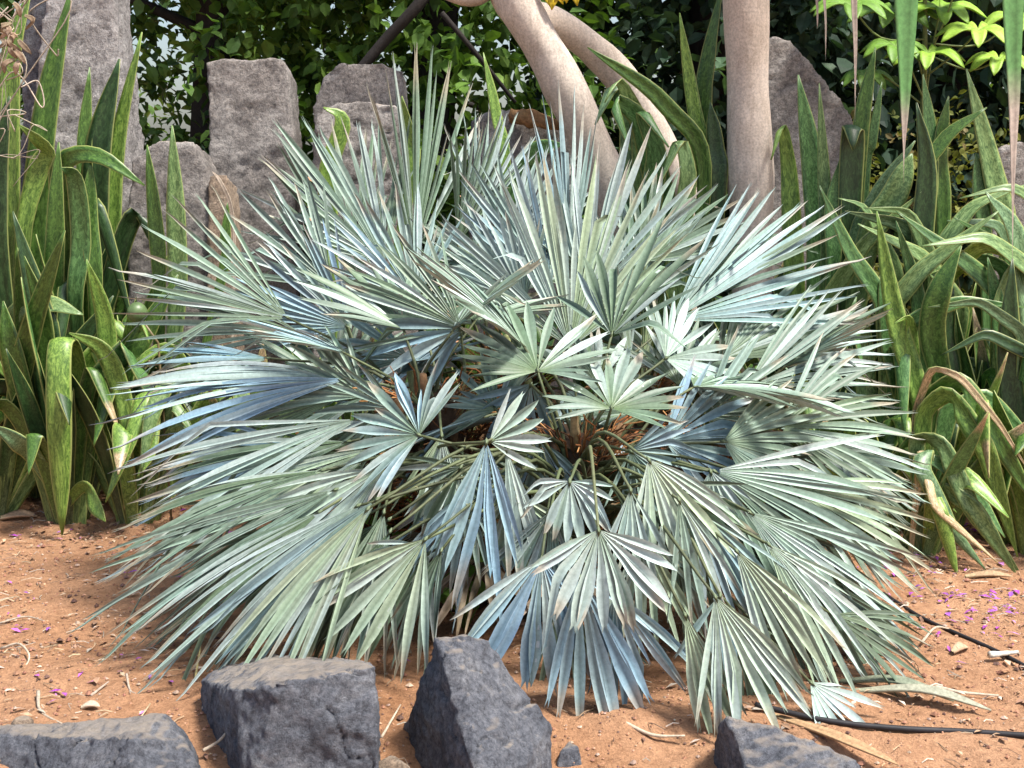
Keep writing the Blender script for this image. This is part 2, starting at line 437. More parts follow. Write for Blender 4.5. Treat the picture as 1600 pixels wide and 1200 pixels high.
def fan_mesh(mb, hub, ax, nm, R, hs, n, tone, droop=.12, cup=.25, join=.50, wild=1.0, pleat=.55, hubg=.5, wsc=1.0):
    n = max(4, int(round(n * .74)))
    ax = ax.normalized(); nm = (nm - ax * nm.dot(ax)).normalized(); sd_ = nm.cross(ax)
    da = 2 * hs / n; UP, UN = TONES[tone]; DN = Vector((0, 0, -1)); ph = rng.uniform(0, 50); OT = TONES[{'b': 's', 'w': 's', 'g': 's', 'c': 'w', 's': rng.choice('gwb'), 'd': 'g', 'y': 'c', 'n': 'n'}[tone]][0]
    for i in range(n):
        al = -hs + da * (i + .5) + rng.gauss(0, da * .10 * wild)
        dr = (ax * math.cos(al) + sd_ * math.sin(al)).normalized()
        rel = abs(al) / max(hs, .01)
        L = R * (1 - (.30 if hs > 1.2 else .14) * rel ** 2) * rng.uniform(.90, 1.06)
        if rng.random() < .05 * wild: L *= rng.uniform(.55, .85)
        jn = join * (1 - .25 * rel) * rng.uniform(.85, 1.1)
        wj = jn * L * math.tan(min(da / 2, .3)); wj = min(wj, .0175)
        lat0 = nm.cross(dr).normalized(); tw = rng.gauss(0, .6 * wild); side = rng.gauss(0, .045 * wild)
        dp = droop * (.35 if ax.z > .25 else 1) * rng.uniform(.4, 1.5); mxt = max(0, min(.85, .3 + 1.1 * noise.noise((ph + al * 1.6, ph, 0)))); cc = hsv_jit(tuple(x * (1 - mxt) + y * mxt for x, y in zip(UP, OT)), .30); cc = tuple(x * .45 + y * .55 for x, y in zip(cc, (.47, .56, .54))) if tone in 'gscb' and rng.random() < .16 else cc; brk = rng.uniform(.45, .7) if rng.random() < .10 * wild else 9; bdir = rng.uniform(-.5, .5); cu = hsv_jit(UN, .12)
        if rng.random() < .05 * wild and hs > .3: continue
        tipdry = rng.random() < .35
        top = []; bot = []; ct = []; cb = []; uv = []
        for t in TS:
            base = hub + dr * (L * t) + nm * (cup * L * t * (1 - math.cos(al)) * .6 - .02 * L * t) + DN * (dp * L * t ** 2.6) + lat0 * (side * L * t * t)
            if t > brk: base = base + (DN * .9 + lat0 * bdir) * (L * (t - brk))
            s = max(0, (t - jn) / (1 - jn))
            if t <= jn: hw = t * L * math.tan(min(da / 2, .3)) * .99
            else: hw = wj * (1 + .28 * min(1, s / .35)) * (1 - s ** (2.1 if wsc < 1.05 else 3.2) * .93)
            hw = min(hw, .0165) * (.93 if t <= jn or wsc < 1.05 else wsc)
            a = tw * s; lat = lat0 * math.cos(a) + nm * math.sin(a); n2 = nm * math.cos(a) - lat0 * math.sin(a)
            h = pleat * hw * (1 - .25 * s)
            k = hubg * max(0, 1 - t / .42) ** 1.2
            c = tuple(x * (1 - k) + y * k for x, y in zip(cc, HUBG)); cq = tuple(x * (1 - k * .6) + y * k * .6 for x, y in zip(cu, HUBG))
            if tipdry and t > .84: c = tuple(.35 * x + .65 * y for x, y in zip(c, (.30, .235, .16)))
            mg = tuple(x * 1.42 + .07 * (1 - k) for x in c); mx = min(1, .60 / max(mg)); ml = tuple(x * mx for x in mg); c = tuple(x * .80 for x in c)  # pale waxy margin, brightened further to paint in sky glints
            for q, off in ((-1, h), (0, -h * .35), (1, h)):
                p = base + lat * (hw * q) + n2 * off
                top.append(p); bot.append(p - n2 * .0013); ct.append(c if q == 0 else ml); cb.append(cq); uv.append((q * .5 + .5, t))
        # tips: split in two, or one point
        last = len(TS) - 1; e = base + dr * (L * .07) + DN * (dp * L * .08 + (L * .05 if brk < 1 else 0))
        tips = [e + lat * (hw * 1.1), e - lat * (hw * 1.1)] if rng.random() < .6 else [e, e]
        b0 = len(top)
        for tp in tips:
            top.append(tp); bot.append(tp - n2 * .0008)
            ct.append(c); cb.append(cq); uv.append((.5, 1))
        fs = []
        for j in range(last):
            o = 3 * j
            fs += [(o, o + 1, o + 4, o + 3), (o + 1, o + 2, o + 5, o + 4)]
        o = 3 * last; fs += [(o, o + 1, b0 + 1), (o + 1, o + 2, b0)]
        mb.add(top, fs, uv, ct); mb.add(bot, [f[::-1] for f in fs], uv, cb)
    # hastula: the little boss where the segments meet the stalk
    mb.add([hub + sd_ * .005 + nm * .002, hub - sd_ * .005 + nm * .002, hub + ax * .016 + nm * .003, hub - ax * .01 + nm * .002, hub - nm * .004],
           [(0, 2, 3), (2, 1, 3), (0, 3, 4), (3, 1, 4), (1, 2, 4), (2, 0, 4)], None, (.13, .17, .09))


PB = Vector((0.0, -.1, G(0, -.1)))
palm = setp(empty('fan_palm', PB), 'silvery blue clumping fan palm with stiff fan fronds on the red soil', 'palm')
STEMS = [P(672, 625, 3.66), P(905, 690, 3.46), P(1120, 690, 3.9), P(540, 700, 3.95), P(800, 560, 4.25), P(1000, 600, 4.2)]


def stem(ap, i):
    base = Vector((PB.x + (ap.x - PB.x) * .55, PB.y + (ap.y - PB.y) * .6, 0)); base.z = G(base.x, base.y) - .04
    path = catmull([base, base.lerp(ap, .5) + Vector((0, 0, .03)), ap], 10)
    mb = MB(); tube(mb, path, lambda t: .095 - .015 * t, 12, .35, [(.085, .055, .036)] * (11 * 12), i)
    s = mb.build('stem', M_FIBRE, palm, base, PB)
    fb = MB()
    for k in range(420):
        t = rng.uniform(.25, 1.02); a = rng.uniform(0, 6.28); c = base.lerp(ap, t)
        p0 = c + Vector((math.cos(a) * .075, math.sin(a) * .075, 0)); ln = rng.uniform(.05, .17)
        dr = Vector((math.cos(a) * rng.uniform(.2, .9), math.sin(a) * rng.uniform(.2, .9), rng.uniform(.2, 1.2))).normalized()
        p1 = p0 + dr * ln * .5; p2 = p0 + dr * ln + Vector((rng.gauss(0, .02), rng.gauss(0, .02), -ln * .25))
        cl = rng.choice([(.36, .15, .06), (.24, .10, .045), (.46, .24, .10), (.15, .08, .045)])
        tube(fb, [p0, p1, p2], rng.uniform(.0012, .0032), 3, 0, cl, cap=False)
    # old leaf bases: short pale boots
    for k in range(16):
        a = k * 2.4; t = .35 + .65 * k / 16; c = base.lerp(ap, t); o_ = Vector((math.cos(a), math.sin(a), 0))
        tube(fb, [c + o_ * .04, c + o_ * .09 + Vector((0, 0, .05)), c + o_ * .12 + Vector((0, 0, .11))], lambda q: .016 - .006 * q, 5, 0,
             rng.choice([(.36, .27, .14), (.28, .30, .14), (.22, .13, .07)]))
    fb.build('fibre', M_FIBRE, s, base, base)


for i, a in enumerate(STEMS): stem(a, i)


def frond(hub, ax, nm, R, hs, n, tone, **kw):
    mb = MB(); fan_mesh(mb, hub, ax, nm, R, hs, n, tone, **kw)
    fo = mb.build('frond', M_FROND, palm, hub, PB)
    ap = min(STEMS, key=lambda s: (s - hub).length - .35 * (hub - s).normalized().dot(ax.normalized()))
    a_ = rng.uniform(0, 6.28); ap = ap + Vector((math.cos(a_) * .04, math.sin(a_) * .04 + .03, -rng.uniform(.06, .30)))
    dist = (hub - ap).length
    mid = ap.lerp(hub, .55) - ax.normalized() * dist * .15 + Vector((0, 0, .10 * dist))
    path = catmull([ap, mid, hub], 10); pm = MB()
    col = hsv_jit((.105, .125, .06), .3) if tone != 'n' else (.25, .18, .10)
    tube(pm, path, lambda t: .0062 - .0030 * t, 6, 0, col)
    for k in range(int(dist / .05)):      # the spines along the stalk
        t = rng.uniform(.15, .9); q = path[int(t * 10)]; sdv = nm.cross(ax).normalized() * rng.choice([-1, 1])
        tube(pm, [q, q + sdv * .012 + ax.normalized() * .008], [.0014, .0003], 3, 0, (.30, .28, .16), cap=False)
    pm.build('petiole', M_PET, fo, hub, hub)
    return fo


def fr(px, py, d, th, phi, roll, Rpx, hs, n, tone, **kw):
    """hub seen at px,py; th: bearing of the blade (0 right, 90 up); phi: leans away (+) or towards the viewer (-)"""
    th, phi = R_(th), R_(phi)
    ax = Vector((math.cos(th) * math.cos(phi), math.sin(phi), math.sin(th) * math.cos(phi)))
    v = Vector((0, -1, .0)); nm = (v - ax * v.dot(ax)).normalized()
    from mathutils import Quaternion
    nm = Quaternion(ax, R_(roll)) @ nm
    frond(P(px, py, d), ax, nm, Rpx / F * d, R_(hs), n, tone, **kw)


FR = [
    # tall ones at the back
    (648, 400, 4.30, 84, 5, 55, 330, 34, 22, 'g'), (602, 412, 4.20, 121, 8, 18, 275, 46, 30, 'g'), (560, 430, 4.35, 100, 10, 30, 255, 40, 24, 'g'),
    (745, 345, 4.42, 78, 5, 35, 185, 38, 22, 'w'), (715, 380, 4.30, 72, 5, 60, 210, 40, 22, 'g'), (778, 424, 4.18, 122, 12, -8, 135, 105, 28, 'w'),
    (891, 542, 3.92, 92, 6, 0, 320, 58, 34, 'c'), (888, 420, 4.12, 91, 3, 38, 285, 20, 14, 'b'), (915, 470, 4.05, 72, 5, -20, 285, 38, 22, 'w'),
    (860, 450, 4.1, 112, 6, 14, 230, 36, 20, 'b'), (800, 400, 4.3, 70, 8, 10, 190, 50, 22, 'w'),
    (1010, 408, 4.12, 58, 18, -25, 185, 66, 24, 'g'), (1050, 500, 3.9, 29, 16, -30, 345, 36, 26, 's'), (1085, 470, 3.98, 40, 14, -42, 260, 30, 18, 'g'),
    (450, 497, 3.88, 155, 8, 28, 300, 33, 26, 'g'), (470, 520, 3.95, 171, 6, 30, 290, 24, 16, 's'), (720, 512, 3.72, 150, 12, 14, 215, 46, 24, 'g'),
    (545, 512, 4.02, 146, 6, 5, 200, 52, 24, 'b'), (722, 515, 3.70, 205, 5, 10, 165, 42, 7, 'b'),
    (1000, 610, 4.05, 82, 2, 70, 190, 18, 12, 'y'), (985, 560, 4.1, 98, 4, 40, 170, 22, 12, 'c'),
    # stars lying back, seen from above
    (840, 580, 3.42, 96, 48, 5, 158, 118, 26, 'g', dict(hubg=.9, droop=.05)), (955, 638, 3.32, 80, 52, -8, 145, 122, 24, 'g', dict(hubg=1., droop=.08)),
    (655, 680, 3.22, 160, 35, 20, 150, 112, 24, 's', dict(hubg=.8, droop=.16)), (830, 600, 3.46, 250, 30, 0, 130, 60, 9, 'b'),
    (1040, 560, 3.6, 20, 40, -20, 150, 80, 20, 's'), (640, 560, 3.75, 175, 30, 20, 190, 40, 18, 's'),
    # hanging in the middle
    (760, 690, 3.10, 266, -8, 6, 205, 28, 11, 'b', dict(wsc=1.15, hubg=.2)), (690, 680, 3.30, 262, -5, -6, 160, 34, 12, 'c', dict(hubg=.3)),
    (765, 690, 3.12, 20, 25, 10, 110, 60, 9, 's'), (790, 700, 3.14, 282, -6, -10, 205, 14, 5, 'w', dict(wsc=1.2)),
    (890, 752, 3.10, 268, -10, 0, 98, 100, 17, 'w', dict(wsc=1.1, hubg=.2)), (1013, 718, 3.08, 300, -8, -10, 195, 46, 15, 'c', dict(hubg=.3)),
    (985, 765, 3.05, 276, -8, 0, 150, 30, 9, 'w', dict(wsc=1.1)), (1060, 780, 3.05, 292, -6, -8, 200, 26, 10, 's'),
    (935, 828, 2.95, 274, -12, 0, 172, 76, 18, 'w', dict(wsc=1.15, hubg=.6, droop=.05)), (846, 874, 3.02, 267, -8, 0, 205, 62, 17, 'b', dict(hubg=.05, wsc=1.15)),
    (905, 900, 3.0, 292, -8, -4, 245, 42, 14, 'b', dict(hubg=.05, wsc=1.1)), (960, 930, 3.0, 288, -4, 10, 190, 40, 12, 'b'),
    (1117, 932, 2.90, 293, -8, -6, 240, 34, 13, 'c', dict(wsc=1.15)), (1070, 960, 2.92, 287, -8, 4, 205, 18, 7, 'c', dict(wsc=1.25)),
    (1125, 930, 2.94, 262, -4, 0, 130, 34, 7, 's'), (1266, 1066, 2.98, 318, -18, -30, 128, 48, 11, 'w', dict(droop=.02)),
    (665, 842, 3.0, 232, -6, 8, 215, 40, 12, 'c', dict(hubg=.5)), (650, 850, 3.02, 195, -4, 0, 95, 30, 6, 'c'),
    (690, 860, 3.05, 250, 0, 30, 150, 26, 8, 's'), (600, 800, 3.15, 258, -4, 10, 230, 24, 10, 'c'),
    # sweeping out over the soil, one side
    (541, 592, 3.62, 189, 4, 30, 380, 13, 10, 'b', dict(hubg=.1)), (545, 588, 3.66, 178, 6, 50, 370, 12, 9, 'w'), (420, 560, 3.8, 184, 6, 55, 235, 26, 14, 's'),
    (560, 655, 3.45, 198, 2, 32, 400, 17, 14, 's'), (590, 700, 3.4, 205, 0, 35, 310, 20, 14, 'c'), (545, 690, 3.5, 190, 4, 40, 330, 20, 14, 'g'),
    (525, 765, 3.25, 203, 0, 28, 425, 14, 14, 's'), (505, 735, 3.3, 196, 0, 40, 350, 16, 14, 'g'), (560, 790, 3.12, 215, -4, 24, 400, 15, 14, 's'),
    (575, 795, 3.02, 233, -6, 16, 300, 22, 13, 'c'), (590, 780, 3.06, 222, -6, 20, 335, 20, 12, 's'), (480, 700, 3.55, 186, 8, 35, 280, 22, 14, 'b'),
    (600, 730, 3.25, 218, -4, 20, 220, 34, 14, 'c'), (500, 800, 3.2, 211, -2, 40, 330, 16, 12, 'g'), (610, 830, 3.05, 243, -4, 25, 220, 20, 9, 'g'),
    # sweeping out, the other side
    (1115, 736, 3.30, 333, 2, -22, 345, 42, 22, 's', dict(hubg=.3)), (1110, 736, 3.28, 285, -6, 0, 90, 50, 9, 'w', dict(hubg=.3)),
    (1218, 668, 3.5, 4, 10, -32, 250, 55, 26, 'g', dict(hubg=.9)), (1165, 606, 3.7, 18, 12, -35, 270, 40, 22, 's'), (1130, 560, 3.85, 26, 14, -45, 260, 34, 18, 'g'),
    (1170, 800, 3.2, 322, -2, -20, 335, 28, 18, 's'), (1230, 760, 3.35, 338, 4, -30, 280, 32, 18, 'c'), (1200, 850, 3.1, 312, -6, -16, 270, 26, 13, 'c'),
    (1300, 960, 3.15, 336, 0, -40, 190, 32, 12, 'd'), (1240, 880, 3.2, 322, 0, -25, 270, 18, 11, 'g'), (1040, 690, 3.45, 8, 12, -20, 200, 70, 20, 'b'),
    (1100, 650, 3.6, 10, 14, -15, 190, 60, 20, 's'), (1250, 700, 3.55, 348, 4, -45, 230, 26, 14, 'g'), (1180, 570, 3.95, 14, 10, -50, 250, 26, 14, 's'),
    (1090, 800, 3.1, 300, -6, -6, 210, 36, 13, 's'), (1150, 860, 3.02, 304, -6, -4, 250, 24, 10, 'c'),
]
FR += [
    (860, 800, 3.12, 262, -4, 6, 170, 50, 16, 's'), (1005, 840, 3.05, 285, -6, 0, 180, 46, 16, 'c'),
    (730, 770, 3.15, 255, -4, 5, 150, 46, 14, 's'),
    (1060, 600, 3.65, 60, 40, -10, 140, 90, 24, 'g', dict(hubg=.8)), (570, 620, 3.6, 170, 20, 20, 180, 60, 20, 's'),
    (775, 640, 3.5, 130, 40, 5, 120, 100, 22, 'g', dict(hubg=.8)), (845, 690, 3.35, 255, 10, 0, 125, 90, 20, 's', dict(hubg=.6)), (985, 705, 3.3, 320, 15, -10, 140, 90, 20, 's', dict(hubg=.6)),
    (720, 730, 3.25, 240, 5, 5, 130, 80, 18, 'g', dict(hubg=.6)), (935, 600, 3.6, 60, 45, 0, 120, 100, 22, 'g', dict(hubg=.8)), (615, 640, 3.5, 190, 20, 15, 150, 70, 20, 'g'),
    (1040, 760, 3.2, 310, 0, -10, 170, 60, 18, 'g'), (800, 770, 3.15, 280, -4, 0, 140, 60, 16, 'c'),
    (650, 470, 4.0, 110, 10, 10, 200, 50, 24, 's'), (520, 450, 4.1, 135, 10, 15, 210, 40, 22, 's'), (820, 470, 4.0, 130, 10, 0, 170, 60, 24, 'w'), (980, 470, 4.1, 60, 10, -15, 200, 50, 24, 's'),
    (1130, 690, 3.4, 350, 10, -30, 210, 60, 22, 's'),
]
for t in list(FR):      # a second, lower layer of the skirt, its shade put into darker tones
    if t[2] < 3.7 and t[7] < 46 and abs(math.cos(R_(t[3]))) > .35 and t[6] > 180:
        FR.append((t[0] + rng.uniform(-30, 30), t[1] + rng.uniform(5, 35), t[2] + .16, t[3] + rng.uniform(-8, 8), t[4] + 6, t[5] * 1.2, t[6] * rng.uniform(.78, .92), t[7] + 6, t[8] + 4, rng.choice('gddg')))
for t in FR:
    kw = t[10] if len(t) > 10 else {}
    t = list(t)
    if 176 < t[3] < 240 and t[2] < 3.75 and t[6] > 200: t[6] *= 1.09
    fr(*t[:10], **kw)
# the fronds deeper in the clump, each growing out of its own stem; darker tones paint in shade
for i, ap in enumerate(STEMS):
    for k in range(11):
        az = R_(i * 40 + k * 137.5); el = R_(70 - k * 9.5 + rng.uniform(-6, 6))
        dv = Vector((math.cos(az) * math.cos(el), math.sin(az) * math.cos(el), math.sin(el)))
        if dv.y < -.25 and el > R_(-15): continue
        hub = ap + dv * rng.uniform(.18, .34)
        e2 = el - R_(rng.uniform(8, 30)); ax = Vector((math.cos(az) * math.cos(e2), math.sin(az) * math.cos(e2), math.sin(e2)))
        if hub.z + ax.z * .3 < .05: ax.z = (.08 - hub.z) / .3
        nm = Vector((-math.cos(az) * math.sin(e2), -math.sin(az) * math.sin(e2), math.cos(e2)))
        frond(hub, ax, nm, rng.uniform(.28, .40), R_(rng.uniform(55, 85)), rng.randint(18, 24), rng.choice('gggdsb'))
# old dead fronds hanging under the skirt
for k in range(9):
    az = R_(190 + k * 40 + rng.uniform(-15, 15)); hub = Vector((.15 + math.cos(az) * .42, -.15 + math.sin(az) * .42, .24))
    ax = Vector((math.cos(az), math.sin(az), -.55)).normalized()
    frond(hub, ax, Vector((0, 0, 1)), .28, R_(50), 12, 'n', wild=2.0)


# ------------------------------------------------------------------ snake plants
def strap(path, wd, col, n=18, face=None, twist=0., tipw=.06, chan=.25, basew=.45, drytip=False, mid=.5, pts=None, kink=False):
    """a thick sword leaf along a path; returns an MB"""
    if kink:      # creased leaf: straight runs between sharp folds
        ls = [(path[i + 1] - path[i]).length for i in range(len(path) - 1)]; tot = sum(ls); n = 40; c = []
        for i in range(n + 1):
            q = tot * i / n; j = 0
            while j < len(ls) - 1 and q > ls[j]: q -= ls[j]; j += 1
            c.append(path[j].lerp(path[j + 1], min(1, q / ls[j])))
        pts = [c[0]] + [(c[i - 1] + c[i] * 2 + c[i + 1]) / 4 for i in range(1, n)] + [c[-1]]
    c = catmull(path, n) if pts is None else pts; n = len(c) - 1; mb = MB(); v = []; uv = []; cl = []
    face = face or Vector((0, -1, .25))
    prev = None
    for i, p in enumerate(c):
        t = i / n; T = (c[min(i + 1, n)] - c[max(i - 1, 0)]).normalized()
        lt = T.cross(face)
        if lt.length < .25 and prev is not None: lt = prev
        lt.normalize()
        if prev is not None and lt.dot(prev) < 0: lt = -lt
        if prev is not None: lt = (lt * .35 + prev * .65).normalized()
        prev = lt; nn = lt.cross(T).normalized(); a = twist * t
        l2 = lt * math.cos(a) + nn * math.sin(a); n2 = nn * math.cos(a) - lt * math.sin(a)
        prof = basew + (1 - basew) * min(1, t / mid) if t < mid else (1 - ((t - mid) / (1 - mid)) ** 2.6)
        prof *= 1 + .10 * noise.noise((t * 5 + path[0][0] * 9, path[-1][0] * 7, 1.7))
        hw = max(wd * .5 * prof, wd * tipw * .5); th = .004 * (1 - .6 * t)
        k = col
        if t < .25: f_ = (1 - t / .25) * .3; k = tuple(x * (1 - f_) + y * f_ for x, y in zip(col, (.30, .33, .18)))
        if drytip and t > .86: k = (.36, .27, .16)
        for q in (-1, -.5, 0, .5, 1):
            v.append(p + l2 * hw * q + n2 * (chan * hw * (q * q) + th)); uv.append((q * .5 + .5, t)); cl.append(k)
        for q in (1, .5, 0, -.5, -1):
            v.append(p + l2 * hw * q * .97 + n2 * (chan * hw * (q * q) - th)); uv.append((q * .5 + .5, t)); cl.append(k)
    f = [(i * 10 + k, i * 10 + (k + 1) % 10, (i + 1) * 10 + (k + 1) % 10, (i + 1) * 10 + k) for i in range(n) for k in range(10)]
    f.append(tuple(n * 10 + k for k in range(10)))
    mb.add(v, f, uv, cl)
    return mb


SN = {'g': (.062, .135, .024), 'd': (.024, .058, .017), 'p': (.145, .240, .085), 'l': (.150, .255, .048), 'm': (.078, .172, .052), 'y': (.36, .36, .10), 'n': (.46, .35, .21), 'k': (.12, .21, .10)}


class Snake:
    def __init__(s, px, d, label, group):
        p = P(px, 600, d); s.b = Vector((p.x, p.y, G(p.x, p.y) - .01)); s.d = d; s.o = setp(empty('snake_plant', s.b), label, 'snake plant', group)

    def leaf(s, pts, wpx, tone, **kw):
        path = [P(x, y, d) for x, y, d in pts]; d = pts[0][2]
        b = s.b + Vector((rng.uniform(-.05, .05), rng.uniform(-.04, .04), 0))
        if kw.pop('root', True): path = [b] + path
        kw.setdefault('kink', kw.get('n', 18) > 18 and s.b.x > -.9)
        mb = strap(path, wpx / F * d, hsv_jit(SN[tone], .14), twist=kw.pop('twist', rng.uniform(-.5, .5)), **kw)
        mb.build('leaf', M_SNAKE, s.o, b, s.b)

    def fill(s, n, hmin, hmax, tones='gdmgl', spread=.35, bend=.35):
        for k in range(n):
            a = k * 2.4 + rng.uniform(-.5, .5); h = rng.uniform(hmin, hmax); lean = rng.uniform(.05, spread * 1.35)
            b = s.b + Vector((math.cos(a) * .05, math.sin(a) * .05, 0)); o = Vector((math.cos(a), math.sin(a) * .7, 0))
            m_ = b + Vector((0, 0, h * .55)) + o * lean * .4 * h
            if rng.random() < bend:   # arching over, some with a sharp kink
                q = b + Vector((0, 0, h * rng.uniform(.75, .95))) + o * (lean * h * .6 + .05)
                path = [b, m_, q, q + o * rng.uniform(.08, .2) + Vector((0, 0, -h * rng.uniform(.1, .45)))]
            else:
                path = [b, m_, b + Vector((0, 0, h)) + o * lean * h]
            f_ = Vector((math.cos(a) * .6 + rng.uniform(-.5, .5), -.9, .3))
            mb = strap(path, rng.uniform(.055, .085), hsv_jit(SN[rng.choice(tones)], .16), face=f_, kink=len(path) > 3 and rng.random() < .6, twist=rng.uniform(-.9, .9), drytip=rng.random() < .2)
            mb.build('leaf', M_SNAKE, s.o, b, s.b)


def inner(s, n, h0, h1): s.fill(n, h0, h1, 'dddd', .45, .3)  # all-dark inner leaves: the clump's shade is put into their colour


GL, GR, GM = 'snake plants under the tall pale slab', 'snake plants beside the straight trunk', 'snake plants behind the palm'
a1 = Snake(95, 4.72, 'snake plant with one bright leaf flopping down onto the soil', GL)
a1.leaf([(128, 640, 4.70), (112, 545, 4.62), (93, 536, 4.52), (90, 640, 4.47), (97, 836, 4.50)], 42, 'l', basew=.7, twist=0, n=30, mid=.8)
a1.leaf([(55, 690, 4.66), (22, 560, 4.6), (5, 470, 4.6)], 38, 'g')
a1.leaf([(75, 620, 4.66), (70, 500, 4.62), (38, 400, 4.6)], 30, 'g', twist=.2)
a1.leaf([(85, 560, 4.7), (60, 470, 4.7), (20, 330, 4.7)], 36, 'd')
a1.leaf([(60, 720, 4.58), (30, 690, 4.5), (-10, 665, 4.5)], 34, 'k')
a1.leaf([(130, 760, 4.6), (150, 790, 4.5), (165, 815, 4.45)], 26, 'l')
a1.fill(9, .45, .95, 'gdgdm', .35)
a2 = Snake(45, 4.95, 'snake plant with tall blades rising in front of the dark narrow stone', GL)
a2.leaf([(55, 420, 4.95), (72, 190, 4.95), (112, -20, 4.95)], 46, 'g', twist=.2)
a2.leaf([(20, 420, 4.95), (18, 110, 4.95), (48, -15, 4.95)], 40, 'l', twist=.3)
a2.leaf([(35, 420, 4.9), (60, 270, 4.9), (75, 235, 4.88), (30, 195, 4.82)], 34, 'l')
a2.leaf([(0, 420, 4.85), (-5, 260, 4.85), (15, 150, 4.85)], 44, 'd')
a2.leaf([(20, 520, 4.8), (70, 477, 4.72), (130, 492, 4.7)], 34, 'p')
a2.fill(12, .7, 1.25, 'gdgdm', .3)
a3 = Snake(150, 5.0, 'snake plant with a broad leaf arching out in front of low boulder', GL)
a3.leaf([(110, 420, 4.9), (95, 268, 4.85), (150, 243, 4.8), (226, 290, 4.78)], 34, 'g', twist=.1)
a3.leaf([(140, 400, 5.0), (132, 240, 5.0), (140, 105, 5.0)], 26, 'g')
a3.leaf([(150, 420, 5.0), (155, 240, 5.0), (187, 92, 5.0)], 46, 'd', twist=.2)
a3.leaf([(175, 420, 5.02), (185, 230, 5.02), (222, 50, 5.0)], 28, 'l', twist=.3)
a3.leaf([(95, 500, 4.85), (88, 350, 4.82), (92, 222, 4.82)], 32, 'g')
a3.leaf([(120, 500, 4.8), (128, 380, 4.78), (118, 280, 4.75), (95, 262, 4.7)], 34, 'm', twist=0)
a3.leaf([(150, 480, 4.8), (140, 340, 4.8), (142, 250, 4.8)], 28, 'g')
a3.fill(12, .6, 1.15, 'gdgdm', .3)
a4 = Snake(245, 4.9, 'snake plant with one pale mottled blade standing before the low boulder', GL)
a4.leaf([(276, 500, 4.82), (276, 340, 4.8), (269, 196, 4.8)], 32, 'p', twist=0)
a4.leaf([(250, 460, 4.85), (243, 340, 4.85), (230, 226, 4.85)], 26, 'g', twist=.1)
a4.leaf([(180, 640, 4.7), (165, 500, 4.65), (135, 405, 4.6)], 30, 'l')
a4.leaf([(215, 720, 4.62), (190, 610, 4.6), (160, 545, 4.58), (108, 520, 4.55)], 32, 'l', n=24)
a4.leaf([(350, 420, 4.85), (352, 380, 4.85), (356, 315, 4.85)], 20, 'g')
a4.fill(8, .4, .75, 'gdgdl', .35)
a5 = Snake(205, 4.68, 'low snake plant with pale drooping leaves half under the palm fronds', GL)
a5.leaf([(230, 620, 4.6), (205, 680, 4.5), (165, 785, 4.45)], 28, 'l')
a5.leaf([(270, 600, 4.6), (240, 640, 4.5), (220, 740, 4.45)], 28, 'p')
a5.leaf([(235, 640, 4.6), (235, 700, 4.5), (215, 745, 4.45)], 24, 'l')
a5.fill(12, .3, .6, 'gldlp', .5, .6)
a6 = Snake(380, 4.75, 'snake plant showing only pale leaf tips through the palm fronds', GM); a6.fill(10, .3, .7, 'plgm', .5, .5)
a7 = Snake(-20, 4.75, 'dark snake plant crowded against tall blades, its leaves bending outward', GL); a7.fill(12, .5, 1.1, 'dgdg', .4)
a9 = Snake(-150, 4.9, 'snake plant at the end of the clump, beyond the dry vine tangle', GL); a9.fill(14, .5, 1.1, 'dgdgm', .4)
a8 = Snake(520, 5.0, 'snake plant with a lone blade between the cracked boulder and palm', GM)
a8.leaf([(520, 400, 5.0), (510, 280, 4.98), (535, 190, 4.97), (505, 168, 4.95)], 30, 'l'); a8.fill(5, .5, .7, 'gm')
a8.leaf([(640, 300, 5.0), (640, 220, 5.0), (628, 150, 4.98)], 24, 'l')
m1 = Snake(770, 5.05, 'snake plant with a thin pointed blade beside the broad low stone', GM)
m1.leaf([(790, 300, 5.0), (775, 180, 5.0), (755, 82, 5.0)], 18, 'l'); m1.leaf([(800, 330, 5.0), (835, 240, 4.95), (880, 225, 4.9)], 34, 'm'); m1.fill(5, .5, .75)
m2 = Snake(1000, 5.1, 'snake plant with creased drooping leaves against the slanting trunk', GM)
m2.leaf([(990, 330, 5.05), (985, 190, 5.0), (960, 125, 4.95), (930, 195, 4.9)], 46, 'k', n=24)
m2.leaf([(1010, 330, 5.05), (1000, 190, 5.0), (965, 118, 4.9), (945, 160, 4.86)], 40, 'p', n=24)
m2.leaf([(1040, 330, 5.05), (1000, 180, 4.95), (955, 150, 4.9), (985, 235, 4.85)], 44, 'm', n=24)
m2.leaf([(1100, 300, 5.0), (1040, 165, 4.95), (918, 74, 4.9)], 28, 'g', twist=.2)
m2.leaf([(1010, 350, 5.0), (1030, 240, 4.9), (1000, 165, 4.88), (1045, 230, 4.8)], 40, 'm', n=24)
m2.leaf([(1060, 380, 4.95), (1075, 270, 4.9), (1062, 210, 4.9), (1030, 290, 4.85)], 36, 'p', n=24); m2.fill(9, .6, .95, 'gmdm', .4, .6)
m3 = Snake(1095, 5.1, 'snake plant with tall twisted blades just beside the straight trunk', GR)
m3.leaf([(1115, 380, 5.1), (1100, 180, 5.1), (1108, 90, 5.1), (1130, -30, 5.1)], 30, 'g', twist=.8)
m3.leaf([(1110, 330, 5.05), (1085, 170, 5.05), (1062, 20, 5.05)], 24, 'l', twist=.4)
m3.leaf([(1120, 330, 5.0), (1118, 230, 5.0), (1110, 160, 5.0)], 30, 'd'); m3.fill(9, .6, .95, 'gdm', .3)
r1 = Snake(1260, 4.95, 'snake plant with a pale ribbed blade in front of the sloping slab', GR)
r1.leaf([(1275, 420, 4.9), (1268, 260, 4.9), (1247, 117, 4.9)], 38, 'm', twist=0)
